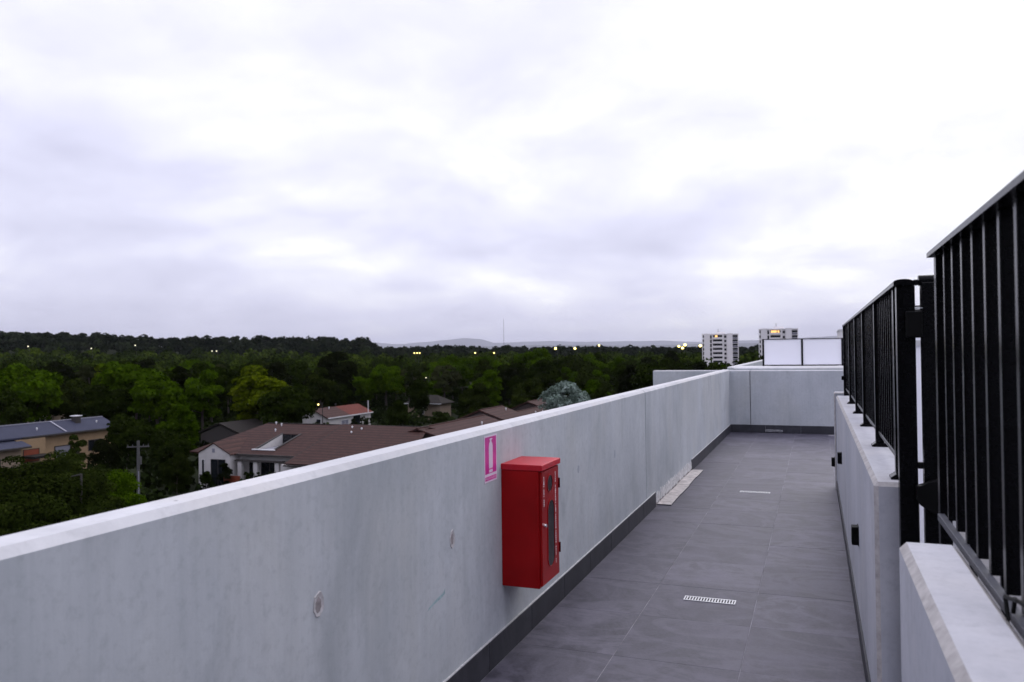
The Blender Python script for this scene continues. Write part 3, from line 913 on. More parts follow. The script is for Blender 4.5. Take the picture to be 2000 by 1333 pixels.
# front slope of the roof with a rectangular cut-out, rear slope, hip end
bm = bmesh.new()
def rv(x, y, dz=0.0): return bm.verts.new((PX_(x), PY_(y), zA(y) + dz))
hx0, hx1, hy0, hy1 = -66.3, -63.4, 82.3, 87.7
ye = 80.85
for dz in (0.0,):
    def quad(*p): bm.faces.new([rv(*q) for q in p])
    quad((-75.6, ye), (hx0, ye), (hx0, 91.5), (-71.6, 91.5))
    quad((hx0, ye), (hx1, ye), (hx1, hy0), (hx0, hy0))
    quad((hx0, hy1), (hx1, hy1), (hx1, 91.5), (hx0, 91.5))
    quad((hx1, ye), (-58.9, ye), (-58.9, 91.5), (hx1, 91.5))
    quad((-58.9, 78.2), (-43.0, 78.2), (-46.5, 91.5), (-58.9, 91.5))
zr = -8.0 - G; ze_ = zA(ye)
def rw(x, y, z): return bm.verts.new((PX_(x), PY_(y), z))
bm.faces.new([rw(-71.6, 91.5, zr), rw(-46.5, 91.5, zr), rw(-43.0, 102.0, ze_), rw(-75.6, 102.0, ze_)])
bm.faces.new([rw(-75.6, ye, ze_), rw(-71.6, 91.5, zr), rw(-75.6, 102.0, ze_)])
bmesh.ops.remove_doubles(bm, verts=bm.verts[:], dist=0.005)
rme = bpy.data.meshes.new('roof'); bmesh.ops.recalc_face_normals(bm, faces=bm.faces[:]); bm.to_mesh(rme); bm.free()
rA = put('roof', rme, 'roof_brown', hA)
sol = rA.modifiers.new('thickness', 'SOLIDIFY'); sol.thickness = 0.14; sol.offset = -1
# cut-out: cheeks, floor, dark glazed back wall, pale capping
zf = zA(hy0) - 0.05
for xx, nm in ((hx0, 'left'), (hx1, 'right')):
    s = 0.10 if nm == 'left' else -0.10
    xa, xb_ = sorted((xx - s * 0.2, xx + s))
    prism('cutout_cheek', [(PY_(hy0) + 0.15, zf), (PY_(hy1), zf), (PY_(hy1), zA(hy1) - 0.02)], 'x', PX_(xa), PX_(xb_), 'render_white', hA)
    prism('capping', [(PY_(hy0) - .1, zA(hy0) + 0.02), (PY_(hy1) + .1, zA(hy1) + 0.02), (PY_(hy1) + .1, zA(hy1) + 0.12), (PY_(hy0) - .1, zA(hy0) + 0.12)], 'x', PX_(xx - 0.11), PX_(xx + 0.11), 'trim_dark', hA)
box('cutout_floor', PX_(hx0) - .1, PX_(hx1) + .1, PY_(hy0) - 0.25, PY_(hy1), zf - 0.12, zf - 0.01, 'glass_pale', hA)
box('cutout_sill', PX_(hx0) - .3, PX_(hx1) + .2, PY_(hy0) - 0.42, PY_(hy0) - 0.12, zf + 0.02, zf + 0.14, 'trim_white', hA)
bw = box('cutout_glazing', PX_(hx0) + .11, PX_(hx1) - .11, PY_(hy1) - 0.08, PY_(hy1), zf, zA(hy1) - 0.05, 'glass_dark', hA)
box('mullion', PX_((hx0 + hx1) / 2) - .03, PX_((hx0 + hx1) / 2) + .03, PY_(hy1) - 0.12, PY_(hy1) - 0.081, zf, zA(hy1) - 0.06, 'trim_dark', bw)
box('gutter', PX_(-68.4), PX_(-59.0), PY_(80.62), PY_(80.84), zA(80.85) - 0.20, zA(80.85) - 0.02, 'trim_dark', hA)
box('gutter', PX_(-58.9), PX_(-44.0), PY_(77.98), PY_(78.18), zA(78.2) - 0.20, zA(78.2) - 0.02, 'trim_dark', hA)
prism('hip_cap', [(PY_(78.25), zA(78.25) + .01), (PY_(91.4), zA(91.4) + .01), (PY_(91.4), zA(91.4) + .13), (PY_(78.25), zA(78.25) + .13)], 'x', PX_(-59.05), PX_(-58.75), 'roof_dark', hA)
box('ridge_cap', PX_(-71.5), PX_(-46.6), PY_(91.36), PY_(91.64), zr - 0.06, zr + 0.07, 'roof_dark', hA)
# gabled wing
WX0, WX1, WXr, WYf = -73.1, -68.25, -70.7, 79.8
prism('gable_wing_wall', [(PX_(WX0), 0.0), (PX_(WX1), 0.0), (PX_(WX1), 4.72), (PX_(WXr), 5.95), (PX_(WX0), 4.72)], 'y', PY_(WYf), PY_(86.0), 'render_white', hA)
prism('gable_wing_roof', [(PX_(WX0) - .25, 4.72), (PX_(WXr), 6.12), (PX_(WX1) + .25, 4.72), (PX_(WX1) + .25, 4.60), (PX_(WXr), 5.98), (PX_(WX0) - .25, 4.60)], 'y', PY_(WYf) - 0.12, PY_(87.5), 'roof_brown_x', hA)
boxes('gable_vent', [(PX_(-70.95), PX_(-70.55), PY_(WYf) - 0.03, PY_(WYf) - 0.002, 4.85, 5.35)], 'glass_pale', hA)
window(hA, 'y', PY_(WYf), PX_(-72.55), PX_(-72.2), 1.5, 3.9, -1, cross=False, fw_=0.04)
window(hA, 'y', PY_(WYf), PX_(-71.1), PX_(-68.95), 0.3, 3.98, -1, cross=True, fw_=0.05, frame='trim_dark')
box('balcony_rail', PX_(-72.7), PX_(-72.05), PY_(WYf) - 0.35, PY_(WYf) - 0.31, 1.2, 2.1, 'trim_dark', hA)
# front wall openings, pergola, planter
for a, b, z0, z1 in ((-66.75, -65.7, 0.4, 3.75), (-64.95, -62.45, 0.4, 3.8), (-61.0, -60.1, 1.6, 3.7)):
    window(hA, 'y', PY_(81.75), PX_(a), PX_(b), z0, z1, -1, cross=(b - a > 2), fw_=0.05, frame='trim_dark')
box('pergola_beam', PX_(-68.0), PX_(-60.7), PY_(80.3), PY_(81.0), 3.82, 3.98, 'trim_dark', hA)
for x in (-67.6, -65.2, -62.0):
    box('column', PX_(x), PX_(x + 0.6), PY_(80.45), PY_(80.9), 0.0, 3.815, 'render_white', hA)
box('terracotta_panel', PX_(-69.0), PX_(-66.6), PY_(79.6), PY_(79.75), 0.8, 2.1, 'orange', hA)
box('lower_wall', PX_(-60.0), PX_(-46.8), PY_(79.0), PY_(81.7), 0.0, 3.86, 'render_white', hA)
window(hA, 'y', PY_(79.0), PX_(-58.2), PX_(-57.9), 2.9, 3.3, -1, cross=False, fw_=0.03)
for x, y in ((-69.87, 91.1), (-68.6, 90.6), (-68.0, 88.5), (-57.1, 90.2), (-55.4, 89.75), (-56.1, 88.4)):
    vent(hA, PX_(x), PY_(y), zA(y), 0.13, 0.22)

# --- the row of brown roofs running away behind it (ridges along Y)
def row_house(xr, y0, y1, zr_, ze0, w0, w1, label, roofm='roof_brown_x', wallm='brick', vents=(), parapet=False):
    h = thing('townhouse', label, 'house', (xr, y0, G), 0.0, 'row of brown roofed townhouses')
    e0 = ze0 - G; r0 = zr_ - G
    prism('wall', [(-w0 + .5, 0), (w1 - .5, 0), (w1 - .5, e0 - .1), (0, r0 - .35), (-w0 + .5, e0 - .1)], 'y', 0.3, y1 - y0 - 0.3, wallm, h)
    rf = chevron_roof('roof', 'y', 0.0, y1 - y0, 0.0, w0, w1, e0, e0, r0, 0.2, roofm, h)
    box('ridge_cap', -0.14, 0.14, 0.05, y1 - y0 - 0.05, r0 - 0.06, r0 + 0.08, roofm, h)
    box('gutter', w1 + 0.002, w1 + 0.14, 0.05, y1 - y0 - .05, e0 - 0.22, e0 - 0.03, 'trim_dark', h)
    window(h, 'x', w1 - .5, 2.0, 3.6, 1.2, 3.0, 1)
    window(h, 'x', w1 - .5, 5.2, 6.4, 1.2, 3.0, 1)
    for (u, s) in vents:
        zz = r0 - (r0 - e0) * s
        vent(h, w1 * s, u, zz, 0.14, 0.28)
    return h
row_house(-47.2, 89.5, 111.5, -8.0, -10.6, 8.0, 8.5, 'brown roofed townhouse joined to the right end of the long white house', vents=((15.0, 0.3), (18.5, 0.45)))
row_house(-50.4, 117.0, 127.0, -7.7, -10.0, 6.0, 6.5, 'taller brown roofed townhouse, third along the receding row', vents=((7.5, 0.25),))
row_house(-48.6, 128.5, 143.0, -8.8, -11.0, 6.0, 6.5, 'brown roofed townhouse with three vents, fourth along the receding row', vents=((5.0, 0.3), (8.0, 0.35), (8.6, 0.55)))
row_house(-53.8, 149.0, 160.0, -8.4, -10.4, 5.0, 6.0, 'small brown roofed townhouse at the far end of the receding row', vents=((5.5, 0.35),))

# --- white house with the red and brown roof
hF = thing('cottage', 'white gabled house with half red, half brown roof beyond the long house', 'house', (-94.2, 134.5, G))
prism('wall', [(-2.6, 0), (3.3, 0), (3.3, 4.35), (0, 5.75), (-2.6, 4.8)], 'y', 0.0, 16.5, 'render_white', hF)
chevron_roof('roof', 'y', -0.45, 7.8, 0.0, 3.3, 3.75, 4.75, 4.35, 6.05, 0.18, 'roof_brown_x', hF)
chevron_roof('red_roof', 'y', 7.8, 16.8, 0.0, 3.3, 3.75, 4.75, 4.35, 6.05, 0.18, 'roof_red', hF)
window(hF, 'y', 0.0, 0.75, 1.75, 2.9, 4.0, -1, cross=False, fw_=0.06)
window(hF, 'x', 3.3, 5.0, 7.6, 2.4, 3.4, 1, pane='glass_pale')
box('porch_opening', 3.302, 3.34, 9.6, 12.2, 1.0, 4.0, 'glass_dark', hF)
box('fascia', 3.752, 3.84, -0.4, 16.75, 4.13, 4.34, 'trim_white', hF)
box('side_awning', -4.4, -2.62, 1.0, 5.0, 4.0, 4.15, 'trim_dark', hF)
tube('flue_pipe', (3.6, 15.0, 4.3), (3.6, 15.0, 6.9), 0.10, 0.10, 'trim_white', hF)
vent(hF, 0.7, 4.5, 5.75, 0.16, 0.3)
vent(hF, 0.0, 8.0, 6.0, 0.2, 0.5, 'trim_dark')

# --- blue grey roofed tan house at the left edge
hH = thing('apartment_house', 'tan two storey house with blue grey metal roof at the left edge', 'house', (-97.8, 60.0, G))
prism('wall', [(-12.0, 0), (0.0, 0), (0.0, 6.45), (-12.0, 6.45)], 'y', 14.2, 29.0, 'render_tan', hH)
prism('front_wing_wall', [(-10.5, 0), (1.6, 0), (1.6, 5.4), (-10.5, 5.4)], 'y', 2.0, 13.4, 'render_cream', hH)
prism('recessed_wall', [(-8.0, 0), (0.7, 0), (0.7, 6.3), (-8.0, 6.3)], 'y', 13.4, 17.6, 'render_tan', hH)
chevron_roof('roof', 'y', 11.0, 29.8, -2.7, 7.0, 3.3, 5.4, 6.60, 8.02, 0.2, 'roof_blue', hH)
chevron_roof('front_roof', 'y', 1.0, 14.2, -2.7, 7.0, 5.2, 4.8, 5.55, 7.30, 0.2, 'roof_blue', hH)
box('ridge_cap', -2.85, -2.55, 11.1, 29.7, 7.98, 8.10, 'glass_pale', hH)
box('gutter', 0.602, 0.74, 14.3, 29.7, 6.38, 6.58, 'trim_dark', hH)
box('gutter', 2.502, 2.64, 1.1, 14.1, 5.33, 5.53, 'trim_dark', hH)
prism('roof_flashing', [(-2.6, 8.06), (0.55, 6.70), (0.55, 6.76), (-2.6, 8.12)], 'y', 20.8, 21.05, 'glass_pale', hH)
ch = box('chimney', -2.4, -1.5, 24.2, 25.0, 7.3, 8.5, 'trim_dark', hH)
box('chimney_cap', -2.55, -1.35, 24.05, 25.15, 8.502, 8.62, 'trim_white', ch)
window(hH, 'x', 0.0, 19.6, 21.9, 3.2, 4.7, 1, pane='glass_pale', frame='trim_dark', fw_=0.12, cross=False)
window(hH, 'x', 0.70, 14.4, 16.6, 3.3, 4.9, 1, pane='orange', frame='trim_dark', fw_=0.06, cross=False)
window(hH, 'x', 0.0, 25.0, 27.0, 3.6, 5.0, 1, frame='trim_dark')
window(hH, 'x', 1.60, 8.0, 10.5, 2.6, 4.2, 1, frame='trim_dark')
box('porch_roof', 1.0, 3.4, 13.9, 17.0, 3.9, 4.2, 'roof_dark', hH)
vent(hH, -0.8, 17.5, 7.2, 0.12, 0.2); vent(hH, -1.2, 27.4, 7.35, 0.12, 0.2)

# --- two dark roofs among the trees
hG = thing('bungalow', 'dark roofed house with a pale blue skylight behind the gabled wing', 'house', (-92.0, 105.0, G))
prism('wall', [(-4, 0), (4, 0), (4, 4.0), (0, 5.5), (-4, 4.0)], 'y', 0.3, 9.7, 'trim_dark', hG)
chevron_roof('roof', 'y', 0.0, 10.0, 0.0, 4.6, 4.6, 4.2, 4.2, 5.9, 0.2, 'roof_dark', hG)
box('skylight_panel', 4.3, 6.2, 0.3, 2.6, 3.75, 3.9, 'solar', hG)
box('terracotta_panel', 4.02, 4.10, 0.6, 8.0, 1.8, 3.4, 'orange', hG)
window(hG, 'x', 4.0, 4.0, 5.4, 3.45, 3.9, 1, pane='glass_pale', cross=False)
hI = thing('bungalow', 'dark roofed house half hidden in the trees behind the red roof', 'house', (-90.5, 178.5, G))
prism('wall', [(-4.5, 0), (4.5, 0), (4.5, 4.6), (-4.5, 4.6)], 'y', -3.0, 3.0, 'render_cream', hI)
hip_roof('roof', -5.2, 5.2, -3.8, 3.8, 4.62, 6.5, 3.0, 3.0, 0.0, 'roof_dark', hI)
box('gutter', -5.1, 5.1, -3.95, -3.802, 4.45, 4.60, 'trim_white', hI)
vent(hI, -2.6, -0.6, 6.1, 0.18, 0.4)
window(hI, 'y', -3.0, -2.0, 0.0, 2.0, 3.4, -1)
hJ = thing('shed', 'low pale flat roof showing between the trees at the left', 'shed', (-158.0, 128.0, G))
box('wall', -4, 4, -3, 3, 0, 5.2, 'render_cream', hJ)
box('roof', -4.4, 4.4, -3.4, 3.4, 5.201, 5.45, 'trim_white', hJ)
window(hJ, 'y', -3.0, -1.5, 1.5, 2.5, 4.2, -1)

# --- power pole
pp = thing('power_pole', 'grey timber power pole with a crossarm left of the gabled wing', 'pole', (-57.7, 55.4, G))
tube('pole', (0, 0, 0), (0.02, 0, 9.35), 0.17, 0.12, 'timber', pp, 12)
o = box('crossarm', -0.95, 0.95, -0.05, 0.05, 8.76, 8.86, 'timber', pp, 0.01)
o.rotation_euler = (0, 0, 0.65)
for k in (-0.85, -0.45, 0.45, 0.85):
    tube('insulator', (k * math.cos(.65), k * math.sin(.65), 8.862), (k * math.cos(.65), k * math.sin(.65), 9.05), 0.035, 0.025, 'timber', pp, 8)
tube('transformer_bracket', (0.18, 0.1, 7.2), (0.18, 0.1, 7.9), 0.10, 0.10, 'timber', pp, 10)
tube('conduit', (0.17, -0.1, 0.0), (0.15, -0.1, 6.6), 0.045, 0.045, 'glass_pale', pp, 8)

# --- two residential towers
def tower(loc, rz, nfl, label, lit, FH=2.8):
    tw = thing('residential_tower', label, 'tower', loc, rz, 'white residential towers')
    Wt, Dp = 21.5, 15.0
    H0 = nfl * FH
    box('core', -Wt / 2 + 0.6, Wt / 2 - 0.6, 0.8, Dp, 0, H0, 'tower_white', tw)
    for nm, a, b in (('white_panel', -9.6, -6.0), ('white_panel', 3.9, 7.3), ('white_pier', -4.95, -4.35), ('white_pier', 1.25, 2.1), ('corner_pier', -10.75, -10.35), ('corner_pier', 10.35, 10.75)):
        box(nm, a, b, 0.0, 0.79, 0, H0 + 0.8, 'tower_white', tw)
    box('roof_slab', -Wt / 2, Wt / 2, 0.2, Dp + .2, H0 + 0.001, H0 + 0.5, 'tower_white', tw)
    box('side_wall', Wt / 2 - 0.59, Wt / 2 - 0.1, 2.5, Dp - 2.5, 0, H0 - .01, 'tower_white', tw)
    box('lift_overrun', -2.5, 3.0, 5.0, 10.0, H0 + 0.501, H0 + 1.9, 'tower_white', tw)
    tube('mast', (-1.2, 5.5, H0 + 1.9), (-1.2, 5.5, H0 + 4.0), 0.12, 0.08, 'trim_dark', tw, 6)
    protos = {}
    def cp(key, *a):
        if key not in protos:
            protos[key] = box(a[0], *a[1:7], a[7], tw)
            return protos[key], True
        return None, False
    for k in range(nfl):
        z = k * FH
        for (nm, a, b, y0, y1, z0, z1, m) in (
                ('narrow_window', -5.95, -5.0, 0.55, 0.75, 0.3, 2.2, 'glass_dark'), ('narrow_window', 2.4, 3.6, 0.55, 0.75, 0.7, 2.0, 'glass_dark'),
                ('balcony_opening', -4.3, 1.2, 0.65, 0.79, 1.15, 2.3, 'glass_dark'), ('balcony_front', -4.3, 1.2, 0.1, 0.3, 0.0, 1.05, 'tower_white'),
                ('corner_window', -10.3, -9.65, 0.5, 0.75, 0.9, 2.4, 'glass_dark'), ('corner_opening', 7.35, 10.3, 0.6, 0.78, 1.1, 2.2, 'glass_dark'),
                ('balcony_rail', 7.35, 10.3, 0.15, 0.25, 0.0, 0.9, 'glass_pale')):
            o = box(nm, a, b, y0, y1, z + z0, z + z1, m, tw)
        if k == nfl - 1:
            for (a, b) in lit:
                box('lit_window', a, b, 0.45, 0.64, z + 1.15, z + 2.3, 'lit_room', tw)
tower((-54.0, 497.0, G), 0.108, 10, 'white balconied tower block standing clear of the frosted screen', ((-3.0, -1.6),), 2.6)
tower((-19.6, 479.0, G), 0.041, 10, 'white balconied tower block rising just behind the frosted screen', ((-4.0, -0.8), (-0.4, 0.6)))

# --- thin mast on the horizon
rm = thing('radio_mast', 'thin radio mast rising faintly above the horizon at the centre', 'mast', (-330.0, 838.0, G))
tube('mast', (0, 0, 0), (0, 0, 55.0), 0.28, 0.16, 'glass_pale', rm, 8)
tube('base_cabin', (1.5, 0, 0), (1.5, 0, 2.6), 1.2, 1.2, 'render_cream', rm, 8)

# ------------------------------------------------------------------ trees
def leaf_cloud(pos, nrm, size, rng, aspect=0.55):
    n = len(pos)
    nrm = nrm / (np.linalg.norm(nrm, axis=1, keepdims=True) + 1e-9)
    t1 = np.cross(nrm, rng.normal(size=(n, 3))); t1 /= (np.linalg.norm(t1, axis=1, keepdims=True) + 1e-9)
    t2 = np.cross(nrm, t1)
    s = (size * rng.uniform(0.6, 1.35, n))[:, None] if np.isscalar(size) else (size * rng.uniform(0.6, 1.35, n))[:, None]
    v = np.empty((n, 4, 3))
    v[:, 0] = pos - t1 * s; v[:, 1] = pos + t2 * s * aspect + nrm * s * 0.12
    v[:, 2] = pos + t1 * s; v[:, 3] = pos - t2 * s * aspect + nrm * s * 0.12
    return v.reshape(-1, 3)
def quads_mesh(name, v):
    n = len(v) // 4
    me = bpy.data.meshes.new(name)
    me.vertices.add(len(v)); me.vertices.foreach_set('co', v.astype(np.float32).ravel())
    me.loops.add(4 * n); me.loops.foreach_set('vertex_index', np.arange(4 * n, dtype=np.int32))
    me.polygons.add(n); me.polygons.foreach_set('loop_start', np.arange(0, 4 * n, 4, dtype=np.int32))
    me.update(calc_edges=True)
    return me
def crown(rng, n, rx, rz, zc, ncl, size, cone=0.0, airy=0.0):
    cen, cr = [], []
    for _ in range(ncl):
        d = rng.normal(size=3); d /= np.linalg.norm(d)
        q = rng.uniform(0.25, 1.0) ** 0.5
        c = d * q * np.array([rx, rx, rz]) * 0.78
        if cone:
            f = 1 - cone * (c[2] / rz * 0.5 + 0.5); c[:2] *= f
        r_ = rx * rng.uniform(0.20, 0.40) * (1 - cone * 0.5 * (c[2] / rz * .5 + .5))
        cen.append(c); cr.append(r_)
    cen = np.array(cen); cr = np.array(cr)
    if airy: cr = [q * 0.75 for q in cr]
    cen = np.array(cen); cr = np.array(cr)
    if not airy:
        cen = np.vstack([cen, [[0, 0, 0]]]); cr = np.append(cr, rx * 0.5)
    w = cr ** 2; w /= w.sum()
    k = rng.choice(len(cr), n, p=w)
    d = rng.normal(size=(n, 3)); d /= np.linalg.norm(d, axis=1, keepdims=True)
    d[:, 2] = np.where(d[:, 2] < -0.3, -d[:, 2], d[:, 2])
    rad_ = cr[k] * (0.62 + 0.45 * rng.random(n) ** 0.7)
    flat = np.array([1.0, 1.0, 0.78])
    p = cen[k] + d * rad_[:, None] * flat
    p[:, 2] += zc
    nr = d + rng.normal(size=(n, 3)) * 0.55 + np.array([0, 0, 0.35])
    return leaf_cloud(p, nr, size, rng), cen + np.array([0, 0, zc]), cr
def trunk_mesh(rng, cen, h, r0, nl=7):
    bm = bmesh.new()
    top = Vector((rng.uniform(-.3, .3), rng.uniform(-.3, .3), h * 0.72))
    mid = Vector((rng.uniform(-.25, .25), rng.uniform(-.25, .25), h * 0.36))
    tube_bm(bm, (0, 0, 0), mid, r0, r0 * 0.72, 9)
    tube_bm(bm, mid, top, r0 * 0.72, r0 * 0.3, 8)
    for c in cen[rng.permutation(len(cen))[:nl]]:
        s = mid.lerp(top, rng.uniform(0.0, 0.8))
        e = Vector(c); m_ = s.lerp(e, 0.5) + Vector((0, 0, -0.3))
        tube_bm(bm, s, m_, r0 * 0.36, r0 * 0.24, 6); tube_bm(bm, m_, e, r0 * 0.24, r0 * 0.08, 6)
    return me_bm(bm, 'trunk')
HN = 14.0
SHAPES = {}
spec = {  # key: n leaves, rx, rz, zc, clumps, leaf size, cone, airy, trunk radius
    'broad_a': (8500, 5.2, 4.9, 8.8, 34, 0.34, 0.15, 0, 0.30),
    'broad_b': (8500, 4.7, 5.2, 8.6, 28, 0.34, 0.30, 0, 0.28),
    'broad_c': (8500, 5.6, 4.5, 9.1, 40, 0.33, 0.0, 0, 0.32),
    'cone_a': (8500, 4.2, 5.8, 8.0, 36, 0.30, 0.60, 0, 0.28),
    'dense_a': (8500, 4.9, 5.4, 8.4, 44, 0.30, 0.35, 0, 0.32),
    'gum_a': (5200, 4.4, 4.6, 9.3, 22, 0.30, 0.0, 1, 0.26),
    'gum_b': (5200, 4.0, 5.2, 8.8, 20, 0.30, 0.1, 1, 0.24),
    'silver': (11000, 5.4, 4.6, 8.8, 60, 0.22, 0.1, 1, 0.26),
    'fine_a': (24000, 5.2, 5.2, 8.6, 46, 0.155, 0.10, 0, 0.30),
    'fine_b': (24000, 5.0, 5.4, 8.4, 40, 0.155, 0.25, 0, 0.30),
}
for i, (k, s) in enumerate(spec.items()):
    rg = np.random.default_rng(100 + i)
    v, cen, cr = crown(rg, s[0], s[1], s[2], s[3], s[4], s[5], s[6], s[7])
    cm = quads_mesh('crown_' + k, v)
    cm.materials.append(LEAF[0])
    tm = trunk_mesh(rg, cen, HN, s[8])
    tm.materials.append(MAT['bark'])
    SHAPES[k] = (cm, tm)
KSH = {0: ('broad_a', 'broad_c', 'dense_a'), 1: ('broad_a', 'broad_b', 'broad_c'), 2: ('broad_b', 'broad_c'), 3: ('cone_a', 'dense_a'), 4: ('gum_a', 'gum_b'), 5: ('silver',), 6: ('broad_b', 'gum_b', 'broad_a')}
NOTE = {
    0: 'yellow green tree glowing brightest in the wood left of centre',
    1: 'dark round tree just right of the yellow green one',
    2: 'broad bright green tree standing high at the left of the wood',
    3: 'smaller rounded green tree just left of the yellow green one',
    4: 'green tree between the broad bright tree and the rounded one',
    5: 'silver grey leaved gum tree rising above the parapet',
    6: 'olive green tree just right of the silver grey gum',
    7: 'tall bright green tree on the skyline right of centre',
    8: 'big dark evergreen breaking the skyline left of centre',
    9: 'bright green tree right of the big dark evergreen',
    10: 'green tree on the far left, above the blue grey roof',
    11: 'olive tree behind and above the silver grey gum',
    12: 'dark evergreen on the skyline left of the floodlights',
    13: 'olive tree rising behind the receding row of brown roofs, left one',
    14: 'olive tree rising behind the receding row of brown roofs, right one',
    15: 'large olive tree in the lower left corner below the tan house',
    16: 'olive tree just right of the lit lamp in the lower left corner',
    17: 'olive tree cut off by the left edge below the tan house',
    18: 'green tree immediately left of the power pole',
    19: 'low olive tree under the lit lamp, against the parapet',
    20: 'small bushy tree at the foot of the power pole',
    21: 'lowest olive tree in the lower left corner, against the parapet',
    22: 'small dark leafy tree growing against the tan house wall',
    23: 'dark evergreen at the right end of the tan house',
    24: 'dark tree between the tan house and the power pole',
    25: 'dark tree between the power pole and the gabled wing',
    26: 'olive tree close on the left of the white gabled wing',
    27: 'narrow dark evergreen behind the white gabled wing',
    28: 'narrow dark evergreen at the right end of the red roof',
    29: 'dark round tree right of the red roofed white house',
    31: 'olive tree at the left edge, its top level with the tan wall',
    32: 'olive tree in front of the middle of the tan wall',
    33: 'olive tree in front of the right part of the tan wall',
    30: 'olive tree below the half hidden dark roofed house',
}
KLAB = {0: ('dark green round crowned tree in the wood', 'dark green trees of the wood'), 1: ('mid green leafy tree in the wood', 'mid green trees of the wood'), 2: ('yellowish green tree in the wood', 'yellowish trees of the wood'),
        3: ('near black evergreen tree in the wood', 'evergreens of the wood'), 4: ('tall airy gum tree in the wood', 'gum trees of the wood'), 5: ('silver grey gum tree', 'gum trees'), 6: ('olive green tree in the wood', 'olive green trees of the wood')}
